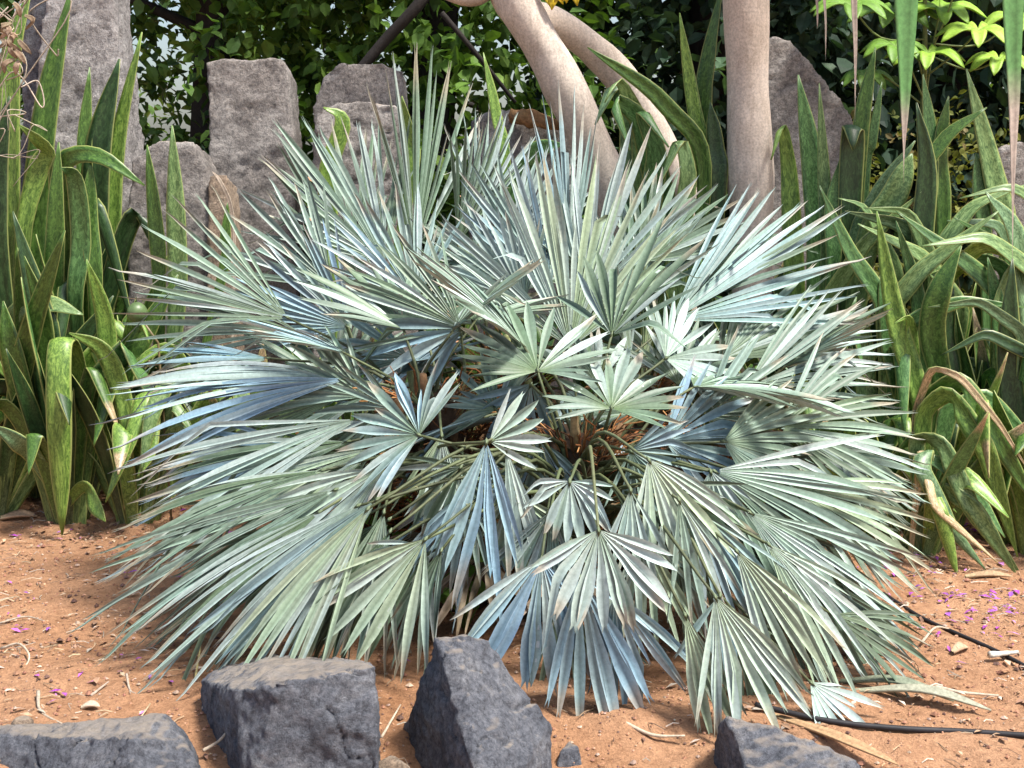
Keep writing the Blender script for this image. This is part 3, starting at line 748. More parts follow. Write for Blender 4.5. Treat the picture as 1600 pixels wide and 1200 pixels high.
r1.leaf([(1240, 420, 4.95), (1232, 260, 4.95), (1222, 190, 4.93), (1205, 250, 4.88)], 34, 'l', n=24)
r1.leaf([(1290, 420, 4.85), (1288, 300, 4.85), (1280, 130, 4.85)], 22, 'p'); r1.leaf([(1300, 440, 4.8), (1300, 330, 4.8), (1312, 250, 4.8)], 28, 'm')
r1.fill(10, .5, .85, 'gmdmp', .3)
r2 = Snake(1335, 4.85, 'snake plant with a mottled column leaf snapped over at its top', GR)
r2.leaf([(1325, 460, 4.8), (1327, 300, 4.8), (1332, 205, 4.8), (1332, 188, 4.77), (1333, 235, 4.73)], 38, 'd', twist=0, n=30, basew=.8, mid=.85)
r2.leaf([(1335, 380, 4.9), (1345, 200, 4.9), (1368, 74, 4.9)], 28, 'g', twist=.3)
r2.leaf([(1350, 300, 4.9), (1362, 220, 4.9), (1378, 128, 4.9)], 18, 'm')
r2.leaf([(1330, 420, 4.8), (1370, 310, 4.75), (1430, 220, 4.7)], 30, 'k'); r2.leaf([(1345, 420, 4.75), (1400, 300, 4.7), (1425, 240, 4.7)], 44, 'p', twist=.2)
r2.fill(8, .4, .8, 'gmdp', .4)
r3 = Snake(1440, 4.8, 'snake plant with a long dark mottled sword leaf amid sprawling pale leaves', GR)
r3.leaf([(1442, 520, 4.65), (1440, 380, 4.65), (1448, 260, 4.65), (1432, 160, 4.65)], 34, 'd', twist=.2)
r3.leaf([(1450, 380, 4.8), (1452, 220, 4.8), (1442, 116, 4.8)], 26, 'm')
r3.leaf([(1470, 400, 4.8), (1468, 240, 4.8), (1482, 150, 4.8)], 26, 'g')
r3.leaf([(1440, 330, 4.75), (1470, 225, 4.75), (1542, 168, 4.75)], 24, 'g', twist=.2)
r3.leaf([(1400, 420, 4.7), (1350, 320, 4.7), (1310, 310, 4.68)], 26, 'p', kink=True)
r3.leaf([(1460, 420, 4.6), (1420, 330, 4.6), (1350, 325, 4.55)], 30, 'p', kink=True); r3.leaf([(1475, 380, 4.6), (1520, 320, 4.6), (1600, 290, 4.6)], 34, 'p', kink=True)
r3.fill(10, .4, .8, 'gmdp', .5, .5)
r4 = Snake(1560, 4.8, 'snake plant with a tall pale blade below the hanging strap leaves', GR)
r4.leaf([(1575, 420, 4.8), (1550, 270, 4.8), (1510, 108, 4.8)], 36, 'p', twist=0)
r4.leaf([(1540, 420, 4.8), (1530, 300, 4.8), (1525, 240, 4.8)], 26, 'm')
r4.leaf([(1590, 420, 4.7), (1560, 350, 4.65), (1480, 345, 4.6)], 30, 'k', kink=True); r4.leaf([(1600, 440, 4.65), (1560, 380, 4.6), (1490, 340, 4.55)], 26, 'm', kink=True)
r4.leaf([(1600, 420, 4.6), (1640, 330, 4.6), (1580, 290, 4.55), (1500, 310, 4.55)], 30, 'p', kink=True); r4.leaf([(1575, 420, 4.62), (1530, 400, 4.6), (1450, 430, 4.55)], 28, 'm', kink=True)
r4.fill(10, .45, .85, 'gmdp', .45, .5)
r5 = Snake(1480, 4.55, 'snake plant with a broad speckled curving leaf, beside the flat folded leaf', GR)
r5.leaf([(1476, 640, 4.45), (1456, 520, 4.42), (1470, 450, 4.4), (1502, 384, 4.4)], 42, 'g', twist=.5)
r5.leaf([(1490, 620, 4.5), (1480, 520, 4.5), (1490, 450, 4.5)], 24, 'd')
r5.leaf([(1425, 620, 4.45), (1424, 520, 4.45), (1420, 492, 4.42), (1398, 505, 4.38)], 30, 'l', n=24, twist=0)
r5.leaf([(1400, 600, 4.5), (1385, 500, 4.5), (1375, 430, 4.5)], 28, 'm'); r5.leaf([(1352, 620, 4.55), (1350, 520, 4.55), (1348, 505, 4.5), (1335, 540, 4.48)], 36, 'p', n=24, twist=0)
r5.leaf([(1440, 640, 4.45), (1400, 500, 4.45), (1370, 330, 4.45)], 34, 'l', twist=.3); r5.leaf([(1445, 640, 4.5), (1435, 470, 4.5), (1400, 345, 4.5)], 26, 'm')
r5.fill(9, .35, .7, 'gmdl', .35)
r6 = Snake(1585, 4.5, 'snake plant with an upright dark speckled sword against the deep shade', GR)
r6.leaf([(1588, 740, 4.42), (1575, 560, 4.42), (1582, 404, 4.42)], 42, 'd', twist=.15)
r6.leaf([(1570, 640, 4.5), (1560, 490, 4.5), (1543, 402, 4.5)], 28, 'm', twist=.2); r6.leaf([(1610, 600, 4.5), (1590, 380, 4.5), (1540, 300, 4.5)], 34, 'k')
r6.fill(7, .4, .8, 'gdm', .35)
r7 = Snake(1440, 4.3, 'snake plant with long pale leaves collapsing sideways onto the soil', GR)
for q in (([(1440, 640, 4.28), (1480, 610, 4.25), (1540, 700, 4.2), (1590, 870, 4.2)], 36, 'l'), ([(1430, 680, 4.25), (1470, 690, 4.2), (1520, 800, 4.15), (1600, 905, 4.15)], 32, 'p'),
          ([(1450, 620, 4.3), (1500, 590, 4.25), (1560, 690, 4.2), (1625, 800, 4.2)], 38, 'g'), ([(1445, 700, 4.2), (1440, 730, 4.15), (1490, 830, 4.12), (1540, 890, 4.12)], 30, 'k'),
          ([(1455, 770, 4.15), (1470, 800, 4.1), (1497, 905, 4.1)], 26, 'l'), ([(1470, 760, 4.2), (1520, 790, 4.15), (1590, 900, 4.12)], 30, 'p'),
          ([(1480, 640, 4.3), (1540, 620, 4.3), (1640, 720, 4.3)], 34, 'm'), ([(1450, 720, 4.2), (1500, 740, 4.2), (1570, 840, 4.15)], 34, 'm')):
    r7.leaf(q[0], q[1], q[2], n=26)
r7.leaf([(1430, 640, 4.3), (1455, 572, 4.22), (1500, 588, 4.2), (1560, 660, 4.18), (1610, 740, 4.18)], 14, 'n', n=26)
r7.leaf([(1440, 700, 4.2), (1460, 790, 4.1), (1560, 880, 4.1)], 16, 'n', n=26)
r7.fill(6, .25, .5, 'lgmd', .5, .6)
r8 = Snake(1240, 4.6, 'snake plant seen through the frond tips beside the straight trunk', GR); r8.fill(13, .45, .85, 'gmdlp', .35, .35)
r9 = Snake(1390, 4.6, 'snake plant with crossing leaves between column leaf and long sword leaf', GR); r9.fill(14, .4, .8, 'gmdlp', .5, .45)
r10 = Snake(1500, 4.95, 'snake plant with a leaning leaf set back below the bright shrub', GR); r10.fill(12, .6, .95, 'gmdp', .4, .35)
r11 = Snake(1640, 4.35, 'snake plant with pale leaves splayed low over the petal strewn soil', GR); r11.fill(12, .3, .7, 'gmlp', .6, .55)
r12 = Snake(1330, 4.4, 'low snake plant hidden behind the sweeping frond tips', GR); r12.fill(9, .25, .5, 'gml', .4, .5)

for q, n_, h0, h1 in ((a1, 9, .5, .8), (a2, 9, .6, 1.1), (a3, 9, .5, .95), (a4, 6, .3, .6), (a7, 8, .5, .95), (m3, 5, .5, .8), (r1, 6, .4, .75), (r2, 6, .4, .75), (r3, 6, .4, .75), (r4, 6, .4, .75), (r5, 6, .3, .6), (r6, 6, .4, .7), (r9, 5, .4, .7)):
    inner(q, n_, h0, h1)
for q, n_, h0, h1 in ((a1, 8, .45, .75), (a2, 8, .6, .95), (a3, 7, .55, .9), (a7, 8, .5, .9), (a4, 5, .4, .6), (a9, 6, .5, .9), (r6, 6, .45, .7), (r4, 7, .5, .75), (r1, 6, .45, .75), (r2, 6, .4, .7), (r3, 7, .45, .75), (r9, 8, .4, .7), (r10, 6, .55, .8), (m3, 5, .5, .8), (r5, 5, .35, .6), (r11, 6, .35, .6)):
    q.fill(n_, h0, h1, 'glgm', .75, 1.0)
# leaves lying across one another in the sprawling clump
for q, pts, wd, tn in ((r3, [(1500, 480, 4.6), (1440, 400, 4.55), (1340, 350, 4.5)], 26, 'p'), (r4, [(1600, 500, 4.55), (1520, 420, 4.5), (1400, 330, 4.5)], 26, 'm'), (r9, [(1390, 480, 4.5), (1440, 420, 4.48), (1560, 330, 4.48)], 26, 'p'),
                       (r9, [(1380, 470, 4.5), (1330, 400, 4.5), (1280, 290, 4.5)], 26, 'm'), (r4, [(1560, 480, 4.5), (1580, 420, 4.5), (1640, 380, 4.5)], 34, 'p'), (r10, [(1480, 420, 4.7), (1410, 350, 4.65), (1320, 330, 4.6)], 28, 'k'),
                       (r9, [(1420, 500, 4.45), (1500, 470, 4.45), (1600, 480, 4.45)], 22, 'm'), (r3, [(1470, 440, 4.55), (1530, 380, 4.5), (1620, 410, 4.5)], 28, 'l'), (r1, [(1290, 470, 4.7), (1350, 380, 4.65), (1440, 300, 4.65)], 24, 'p'),
                       (r4, [(1620, 430, 4.5), (1540, 370, 4.45), (1440, 385, 4.42)], 26, 'p'), (r6, [(1620, 560, 4.4), (1540, 520, 4.4), (1470, 555, 4.4)], 20, 'd'), (r6, [(1600, 520, 4.4), (1530, 470, 4.4), (1450, 480, 4.4)], 18, 'k')):
    q.leaf(pts, wd * 1.3, tn, kink=True, chan=.3)
# ------------------------------------------------------------------ trees whose trunks show
def foliage(n_cl, box, leaf, per, cols, seed, sz=1., flat=.4, hang=.3, dens=None):
    """leafy twigs: clumps of folded leaves spread through a volume; returns verts, faces, colours"""
    r = np.random.default_rng(seed); V = []; Fc = []; C = []
    tpl = np.array([(0, 0, 0), (-.34, .32, .08), (0, .32, 0), (.34, .32, .08), (-.30, .68, .06), (0, .68, -.02), (.30, .68, .06), (0, 1.0, -.12)])
    fcs = [(0, 2, 1), (0, 3, 2), (1, 2, 5, 4), (2, 3, 6, 5), (4, 5, 7), (5, 6, 7)]
    (x0, x1), (y0, y1), (z0, z1) = box; cnt = 0
    while cnt < n_cl:
        c = np.array([r.uniform(x0, x1), r.uniform(y0, y1), r.uniform(z0, z1)])
        if dens is not None and r.random() > dens(*c): continue
        cnt += 1
        td = r.normal(size=3); td[2] -= hang; td /= np.linalg.norm(td)
        tone = cols[r.integers(len(cols))]; ln = leaf * r.uniform(2.5, 4.5)
        for k in range(per):
            s = k / per; p = c + td * ln * s + r.normal(size=3) * leaf * .35
            d = td * .5 + r.normal(size=3) * .7; d[2] -= hang; d /= np.linalg.norm(d)
            u = np.array([0, 0, 1.]) + r.normal(size=3) * flat; x = np.cross(d, u); x /= np.linalg.norm(x) + 1e-6; u = np.cross(x, d)
            L = leaf * r.uniform(.6, 1.2) * sz
            w_ = r.uniform(.8, 1.1)
            pts = p + (tpl[:, :1] * x * w_ + tpl[:, 1:2] * d + tpl[:, 2:3] * u) * L
            b = len(V) * 8; V.append(pts); Fc += [tuple(i + b for i in f) for f in fcs]
            m = r.uniform(.65, 1.35); C.append(np.tile(np.array(tone) * m, (8, 1)))
    return np.concatenate(V), Fc, np.concatenate(C)


def crown(name, par, pw, mat, *a, **k):
    v, f, c = foliage(*a, **k); mb = MB(); mb.v = [tuple(q) for q in v]; mb.f = f; mb.c = [tuple(q) for q in c]; mb.uv = [(0, 0)] * len(v)
    return mb.build(name, mat, par, Vector(v.mean(0)), pw, smooth=False)


GREENS = [(.088, .165, .040), (.108, .195, .048), (.062, .122, .034), (.140, .235, .055), (.085, .16, .055)]
DARKS = [(.035, .068, .040), (.045, .085, .050), (.026, .054, .034), (.062, .110, .060), (.042, .075, .052)]

# straight trunk
b = P(1180, 600, 5.0); b.z = G(b.x, b.y) - .05
t1 = setp(empty('tree', b), 'tree with one straight smooth tan trunk beside the sloping slab', 'tree')
mb = MB(); path = catmull([b, P(1176, 420, 5.0), P(1170, 200, 5.0), P(1166, 0, 5.0), P(1160, -250, 5.0), P(1175, -520, 5.05)], 40)
tube(mb, path, lambda t: .076 + .03 * max(0, .12 - t) / .12 + .006 * math.sin(t * 23), 28, .06, (.45, .35, .28), 4)
mb.build('trunk', M_BARK, t1, b, b)
for q in ((900, -800, 5.6), (1420, -820, 5.4), (1180, -900, 4.9)):
    mb = MB(); tube(mb, catmull([path[-1] - Vector((0, 0, .1)), P((q[0] + 1175) / 2, -640, 5.1), P(*q)], 12), lambda t: .05 - .03 * t, 10, .05, None, 2); mb.build('limb', M_BARK, t1, path[-1], b)
crown('crown', t1, b, M_LEAF, 70, ((-.6, 2.2), (1.2, 3.2), (3.6, 5.0)), .085, 12, GREENS, 31)
# slanting trunk with a second stem arching behind it
b = P(1030, 620, 5.25); b.z = G(b.x, b.y) - .05
t2 = setp(empty('tree', b), 'tree with a slanting bare tan trunk and a second arching stem', 'tree')
mb = MB(); path = catmull([b, P(985, 400, 5.25), P(930, 240, 5.25), P(868, 110, 5.25), P(806, 0, 5.25), P(752, -120, 5.3), P(730, -330, 5.4)], 44)
tube(mb, path, lambda t: .084 - .018 * t + .004 * math.sin(t * 31), 24, .06, None, 9); mb.build('trunk', M_BARK, t2, b, b)
mb = MB(); p2 = catmull([b + Vector((.12, .12, 0)), P(1080, 380, 5.5), P(1045, 260, 5.5), P(1000, 165, 5.5), P(940, 90, 5.48), P(870, 38, 5.42), P(800, 15, 5.34), P(775, -60, 5.32)], 40)
tube(mb, p2, lambda t: .069 - .014 * t + .004 * math.sin(t * 27), 22, .07, None, 5); mb.build('second_stem', M_BARK, t2, b, b)
mb = MB(); tube(mb, catmull([P(775, -40, 5.3), P(745, -5, 5.3), P(690, -15, 5.3), P(560, -90, 5.4)], 16), lambda t: .04 - .022 * t, 12, .05, None, 3); mb.build('limb', M_BARK, t2, b, b)
mb = MB(); tube(mb, catmull([path[-1], P(640, -520, 5.6), P(520, -640, 5.9)], 12), lambda t: .06 - .04 * t, 10, .05, None, 3); mb.build('limb', M_BARK, t2, b, b)
crown('crown', t2, b, M_LEAF, 60, ((-2.2, .4), (1.4, 3.2), (3.6, 5.0)), .085, 12, GREENS, 32)
yl = MB()
for k in range(8):
    p = P(848 + k * 7 + rng.uniform(-5, 5), -22 + rng.uniform(-14, 8), 5.2); v = strap([p + Vector((rng.gauss(0, .02), 0, .05)), p, p + Vector((rng.gauss(0, .025), -.02, -rng.uniform(.05, .09)))], .05, hsv_jit((.62, .44, .02), .15), n=6, mid=.5)
    yl.add(v.v, v.f, v.uv, v.c)
tube(yl, catmull([P(806, -20, 5.25), P(850, -60, 5.2), P(915, -25, 5.2)], 8), .006, 5, 0, (.25, .2, .1))
yl.build('yellow_leaf_spray', M_STRAP, t2, P(870, -10, 5.2), b)['label'] = 'spray of bright yellow leaves'


# ------------------------------------------------------------------ trees and shrubs at the back
def back_tree(px, d, label, cols, leaf, box, ncl, per, seed, dens=None, limbs=(), hang=.3):
    b = P(px, 300, d); b.z = G(b.x, b.y) - .1
    t = setp(empty('tree', b), label, 'tree', 'leafy trees closing off the back of the garden')
    mb = MB(); top = b + Vector((.1, .1, 5.2)); path = catmull([b, b.lerp(top, .5) + Vector((.12, 0, 0)), top], 14)
    tube(mb, path, lambda q: .13 - .07 * q, 12, .1, None, seed); mb.build('trunk', M_DARKBARK, t, b, b)
    for k in range(6):
        q = path[5 + k]; a = k * 2.2 + seed; mb = MB()
        tube(mb, catmull([q, q + Vector((math.cos(a) * .6, math.sin(a) * .3, .25)), q + Vector((math.cos(a) * 1.3, math.sin(a) * .5, .4))], 8), lambda s: .035 - .028 * s, 7, .1, None, k)
        mb.build('limb', M_DARKBARK, t, q, b)
    for lp, r0, r1 in limbs:
        mb = MB(); pp = [P(*s) for s in lp]; tube(mb, catmull(pp, 14), lambda s: r0 + (r1 - r0) * s, 8, .08, None, seed); mb.build('limb', M_DARKBARK, t, pp[0], b)
    crown('crown', t, b, M_LEAF, ncl, box, leaf, per, cols, seed, dens=dens, hang=hang)


def gaps(s, lo, hi, thr, floor=.0):
    def f(x, y, z):
        v = noise.noise((x * s, y * .25 + lo, z * s)) * .5 + .5; v2 = noise.noise((x * 5 * s / 1.5, lo, z * 5 * s / 1.5)) * .5 + .5
        h = hi and math.exp(-(((x - hi[0]) / hi[2]) ** 2 + ((z - hi[1]) / hi[3]) ** 2))
        return (1.0 if v > thr and v2 > .43 else floor) * (1 - .84 * (h or 0))
    return f


back_tree(300, 7.4, 'leafy tree with mid green oval leaves behind the standing stones', GREENS, .085, ((-5.0, -.75), (3.0, 4.3), (-.4, 3.6)), 2700, 12, 41, gaps(1.5, 4.2, (-1.82, 1.58, .22, .34), .36, .06))
back_tree(640, 7.0, 'brighter green tree crossed by a dark diagonal branch behind domed stone', [(.085, .165, .030), (.115, .21, .038), (.062, .125, .026), (.155, .25, .05)], .085, ((-1.5, .45), (2.5, 3.6), (-.1, 3.4)), 1150, 12, 42,
          gaps(1.6, 1.2, 0, .34, .15), limbs=[([(545, 130, 5.9), (600, 65, 5.9), (670, -15, 5.9), (720, -120, 6.2), (650, -250, 6.9)], .02, .03), ([(690, 20, 6.1), (745, 85, 6.1), (805, 160, 6.2)], .012, .008)])
back_tree(1060, 7.6, 'dark bluish green tree behind the slanting and straight trunks', DARKS, .10, ((.1, 1.7), (3.0, 4.4), (-.4, 3.6)), 1300, 12, 43, gaps(1.5, 8.8, 0, .36, .1))
back_tree(1440, 7.8, 'dense dark tree with drooping leaf clusters behind the sloping slab', DARKS, .12, ((1.2, 4.8), (3.2, 4.6), (-.6, 3.6)), 2200, 12, 44, gaps(1.5, 2.7, 0, .37, .08), hang=.7)
back_tree(820, 10.5, 'far thin leafed tree filling the distance behind the slanting trunk', GREENS, .12, ((-5.5, 5.0), (6.0, 7.6), (-2.5, 4.0)), 1700, 12, 45, gaps(.9, 6.2, (-2.6, 1.75, .45, .6), .42, .12))


def shrub(px, py, d, label, box, n, leaf, cols, seed, cat='shrub'):
    b = P(px, py, d); b.z = G(b.x, b.y) - .03
    t = setp(empty('shrub', b), label, cat); mb = MB()
    for k in range(5):
        tube(mb, catmull([b, b + Vector((rng.uniform(-.1, .1), 0, .3)), b + Vector((rng.uniform(-.4, .4), rng.uniform(-.1, .1), .7))], 6), lambda s: .012 - .008 * s, 5, 0, (.09, .07, .05))
    mb.build('stem', M_PET, t, b, b); crown('foliage', t, b, M_LEAF, n, box, leaf, 10, cols, seed, hang=0.)


bb = P(1500, 240, 6.2)
shrub(1500, 240, 6.2, 'feathery olive green shrub behind the snake plants under dark tree', ((bb.x - .9, bb.x + .8), (bb.y - .3, bb.y + .4), (.2, bb.z + .14)), 330, .04, [(.12, .14, .03), (.17, .18, .04), (.09, .11, .03), (.16, .13, .05)], 51)
bb = P(300, 240, 6.0)
shrub(300, 260, 6.0, 'dark low shrub filling the gap beside the squared upright stone', ((bb.x - .5, bb.x + 2.6), (bb.y - .2, bb.y + .3), (.1, bb.z - .02)), 420, .06, DARKS, 52)

# umbrella shrub with bright whorls of leaflets
b = P(1440, 300, 5.7); b.z = G(b.x, b.y) - .03
us = setp(empty('umbrella_shrub', b), 'bright lime green shrub with whorled leaflets behind hanging strap leaves', 'shrub')
mb = MB(); fork = P(1445, 110, 5.7)
tube(mb, catmull([b, P(1440, 220, 5.7), fork, P(1445, -60, 5.7)], 14), lambda s: .016 - .008 * s, 7, .05, (.16, .2, .07)); mb.build('stem', M_PET, us, b, b)
for hx, hy, rr, tn in ((1450, 85, 60, 0), (1528, 50, 60, 1), (1470, 15, 62, 0), (1395, 20, 70, 2), (1330, 10, 70, 2), (1560, 95, 55, 1), (1410, -20, 60, 0), (1500, -40, 60, 0), (1350, 120, 45, 2), (1400, 75, 55, 2), (1585, 30, 55, 1)):
    hub = P(hx, hy, 5.6 + rng.uniform(-.1, .15)); cl = [(.24, .42, .045), (.30, .48, .06), (.15, .29, .04)][tn]; lm = MB()
    for k in range(7):
        a = k * 2 * math.pi / 7 + rng.uniform(-.2, .2); o = Vector((math.cos(a), math.sin(a) * .8, -.15 + rng.uniform(-.2, .1))); L = rr / F * 5.6 * rng.uniform(.85, 1.15)
        o = Vector((math.cos(a), math.sin(a) * .8, .25 * math.sin(a)))
        v = strap([hub, hub + o * L * .5 + Vector((0, 0, .012)), hub + o * L + Vector((0, 0, -.03))], L * .38, hsv_jit(cl, .18), n=8, face=Vector((0, -.5, 1)), mid=.5, basew=.15, chan=.3)
        lm.add(v.v, v.f, v.uv, v.c)
    tube(lm, catmull([fork + Vector((0, 0, rng.uniform(-.2, .2))), fork.lerp(hub, .6) + Vector((0, 0, -.02)), hub], 8), .004, 5, 0, (.2, .26, .09))
    lm.build('leaf_whorl', M_STRAP, us, hub, b)

# screw pine overhead whose dry tipped strap leaves hang into view
b = Vector((2.35, .9, 0)); b.z = G(b.x, b.y) - .05
sp = setp(empty('screw_pine', b), 'overhanging strap leaved tree with long hanging leaves drying at the tips', 'tree')
mb = MB(); hd = [Vector((1.62, .3, 2.75)), Vector((1.15, .35, 2.7))]
tube(mb, catmull([b, b + Vector((.05, -.1, 1.4)), Vector((2.2, .6, 2.4)), hd[0]], 20), lambda t: .09 - .03 * t, 14, .08, None, 2); mb.build('trunk', M_BARK, sp, b, b)
mb = MB(); tube(mb, catmull([Vector((2.2, .6, 2.4)), Vector((1.7, .5, 2.5)), hd[1]], 14), lambda t: .05 - .015 * t, 12, .08, None, 3); mb.build('limb', M_BARK, sp, b, b)


def strapleaf(pts, wd, dry, tone=(.13, .30, .10)):
    c = catmull(pts, 34); n = len(c) - 1
    v = strap(pts, wd, tone, n=34, face=Vector((.25, -1, .2)), mid=.3, basew=.9, chan=.45, pts=c)
    for i in range(n + 1):
        t = i / n; k = sstep(dry - .03, dry + .04, t)
        pr = (1 - .55 * sstep(dry - .25, dry + .1, t)) * (1 - .8 * sstep(dry, 1, t))
        for q in range(10):
            j = i * 10 + q; v.v[j] = tuple(c[i] + (Vector(v.v[j]) - c[i]) * max(pr, .1))
            cl = v.c[j]; nse = .75 + .5 * abs(noise.noise((i * .4, q * .3, dry * 9)))
            v.c[j] = tuple(x * (1 - k) + y * k * nse for x, y in zip(cl, (.50, .42, .36)))
    return v.build('leaf', M_STRAP, sp, c[0], b)


def hangleaf(h, over, px, d, tipy, dry, wpx, tone=(.13, .30, .10)):
    tip = P(px, tipy, d); top = P(px, -120, d); pts = [h, h.lerp(top, .5) + Vector((0, 0, over)), top, P(px, 0.45 * tipy, d), tip]
    strapleaf(pts, wpx / F * d * 1.6, dry, tone)


hangleaf(hd[1], .25, 1412, 4.20, 285, .80, 29); hangleaf(hd[0], .15, 1582, 4.15, 420, .70, 32)
hangleaf(hd[1], .2, 1336, 4.35, 190, .42, 22); hangleaf(hd[1], .15, 1290, 4.5, 95, .3, 14); hangleaf(hd[1], .15, 1277, 4.4, 45, .3, 16)
for h in hd:
    for k in range(9):
        a = k * 2.4; o = Vector((math.cos(a), math.sin(a), 0)); e = rng.uniform(.2, .9)
        if o.y < -.2 and o.x < .4: e = rng.uniform(.7, .95)
        strapleaf([h, h + o * .25 + Vector((0, 0, .3 * e)), h + o * .6 + Vector((0, 0, .45 * e)), h + o * .85 + Vector((0, 0, .45 * e))], .055, .9)

# ------------------------------------------------------------------ small things
# bark chunk on the low stone
p = P(835, 186, 5.38)
mb = MB(); tube(mb, catmull([P(800, 180, 5.42), P(830, 186, 5.38), P(875, 196, 5.36)], 14), lambda t: .032 * (1 - .5 * abs(t - .4)), 12, .5, None, 6)
mb.c = [hsv_jit((.30, .17, .08), .3) for _ in mb.v]
setp(mb.build('bark_chunk', M_DRY, None, p), 'rough orange brown chunk of bark lying on the broad low stone', 'bark')
# green fruit among the snake plant leaves
c = P(214, 489, 4.55); mb = MB(); v = []; n_ = 12
for i in range(9):
    e = -math.pi / 2 + math.pi * i / 8
    for k in range(n_): a = 2 * math.pi * k / n_; r = .034 * math.cos(e) * (1 + .06 * math.cos(3 * a)); v.append(c + Vector((r * math.cos(a), r * math.sin(a), .036 * math.sin(e))))
mb.add(v, [(i * n_ + k, i * n_ + (k + 1) % n_, (i + 1) * n_ + (k + 1) % n_, (i + 1) * n_ + k) for i in range(8) for k in range(n_)], None, (.10, .16, .06))
tube(mb, [c + Vector((.02, 0, -.03)), c + Vector((.06, .02, -.10)), Vector((c.x + .08, c.y + .03, G(c.x, c.y)))], .004, 5, 0, (.2, .16, .08))
setp(mb.build('green_fruit', M_FRUIT, None, c), 'round green fruit on a stalk among the snake plant leaves', 'fruit')
# black drip hoses
def hose(pts, label, r=.0068):
    g = [ground(*q) + Vector((0, 0, r * .9)) for q in pts]; mb = MB(); tube(mb, catmull(g, 60), r, 10, .04, (.022, .021, .024), 1)
    setp(mb.build('irrigation_hose', M_HOSE, None, g[0]), label, 'hose', 'black irrigation hoses on the soil')


hose([(1180, 1105), (1290, 1130), (1400, 1142), (1520, 1148), (1700, 1160)], 'black irrigation hose lying on the soil behind the small jagged rock')
hose([(1380, 930), (1440, 968), (1500, 995), (1560, 1022), (1640, 1065), (1720, 1110)], 'black irrigation hose running out from under fronds through purple petals', .0055)


# dry frond pieces, twigs and dry leaves one can pick out
def twig(pts, label, r=.0035, col=(.46, .38, .29)):
    g = [ground(x, y) + Vector((0, 0, r + h)) for x, y, h in pts]; mb = MB()
    tube(mb, catmull(g, 14), lambda t: r * (1 - .5 * t), 6, .25, hsv_jit(col, .15), len(pts)); return setp(mb.build('twig', M_DRY, None, g[0]), label, 'twig', 'dry twigs on the soil')


twig([(2, 1016, .0), (30, 1020, .02), (46, 1034, .015), (40, 1042, 0), (20, 1046, 0)], 'curled pale twig lying in a hook shape on the open soil')
twig([(60, 1090, .01), (64, 1115, 0), (100, 1136, 0)], 'forked pale twig just behind the low wide rock', .005)
twig([(142, 1090, 0), (170, 1074, .01)], 'short straight pale twig behind the low wide rock', .004)
twig([(198, 1063, .012), (203, 1080, 0), (212, 1086, 0)], 'short bent twig standing slightly up from the soil')
twig([(305, 1062, .0), (316, 1034, .05)], 'thin yellow straw leaning on the blocky rock corner', .003, (.5, .42, .2))
twig([(596, 1155, 0), (626, 1110, .01)], 'slim twig in the cleft between blocky and pointed rocks')
twig([(975, 1132, 0), (1020, 1152, 0), (1070, 1160, .01)], 'long tan twig on the shaded soil by the blue frond tips', .005)
twig([(1440, 1012, .01), (1460, 995, .02), (1482, 990, .01)], 'short pale twig beside the petal strewn hose', .004)
twig([(1545, 1035, .01), (1590, 1030, .01)], 'stubby white twig lying across the hose', .009, (.55, .5, .44))
twig([(195, 1160, 0), (235, 1108, .01)], 'pale straw lying against the low wide rock', .003, (.5, .40, .25))
twig([(318, 1190, .02), (345, 1180, .03), (365, 1166, .05)], 'branching dry stalk between the low wide and blocky rocks', .004)
twig([(1460, 1082, .01), (1500, 1088, .005), (1560, 1090, 0)], 'pale dry stalk lying flat below the fallen leaf tip', .005, (.5, .42, .33))
twig([(0, 975, 0), (40, 968, .005), (70, 972, 0)], 'faint thin twig far out on the open soil', .003)


def dryleaf(px, py, ang, L, wd, label, col, lift=.012):
    c = ground(px, py); o = Vector((math.cos(ang), math.sin(ang), 0)); mb = strap([c - o * L * .5 + Vector((0, 0, .006)), c + Vector((0, 0, lift)), c + o * L * .5 + Vector((0, 0, .008))], wd, col, n=10, face=Vector((0, -.2, 1)), mid=.5, basew=.3, chan=.5)
    return setp(mb.build('dry_leaf', M_DRY, None, c), label, 'leaf', 'dry leaves on the soil')


dryleaf(1300, 1160, -.9, .34, .03, 'long tan dry strap leaf beside the small jagged rock', (.42, .27, .15))
dryleaf(1440, 1100, -.4, .30, .032, 'long bleached fallen frond blade pointing out over the soil', (.33, .33, .25), .03)
dryleaf(1400, 1085, -.5, .26, .03, 'grey green fallen blade under the lowest frond tips', (.22, .25, .18), .03)
dryleaf(30, 812, .2, .12, .05, 'curled tan dry leaf under the snake plants', (.45, .30, .19)); dryleaf(142, 1110, .1, .04, .02, 'small pale dry leaf behind the low wide rock', (.5, .4, .3))
dryleaf(1460, 838, 1.2, .11, .035, 'upright tan dry leaf at the foot of the collapsing snake plant', (.42, .27, .18), .05)
dryleaf(1545, 905, .0, .14, .03, 'curled brown dry leaf on the soil by the collapsed leaves', (.40, .28, .17)); dryleaf(1500, 1020, .6, .06, .03, 'small curled tan leaf beside the petal strewn hose', (.5, .34, .22))
# dead bent snake leaf, tan, before the low boulder
b = P(352, 600, 4.86); b.z = G(b.x, b.y)
mb = strap([b, P(366, 420, 4.84), P(362, 330, 4.82), P(345, 285, 4.80), P(332, 268, 4.8)], .014, (.55, .46, .36), n=20, mid=.6)
setp(mb.build('dry_stalk', M_DRY, None, b), 'thin bleached dry stalk curving up past the tan face stone', 'stalk')

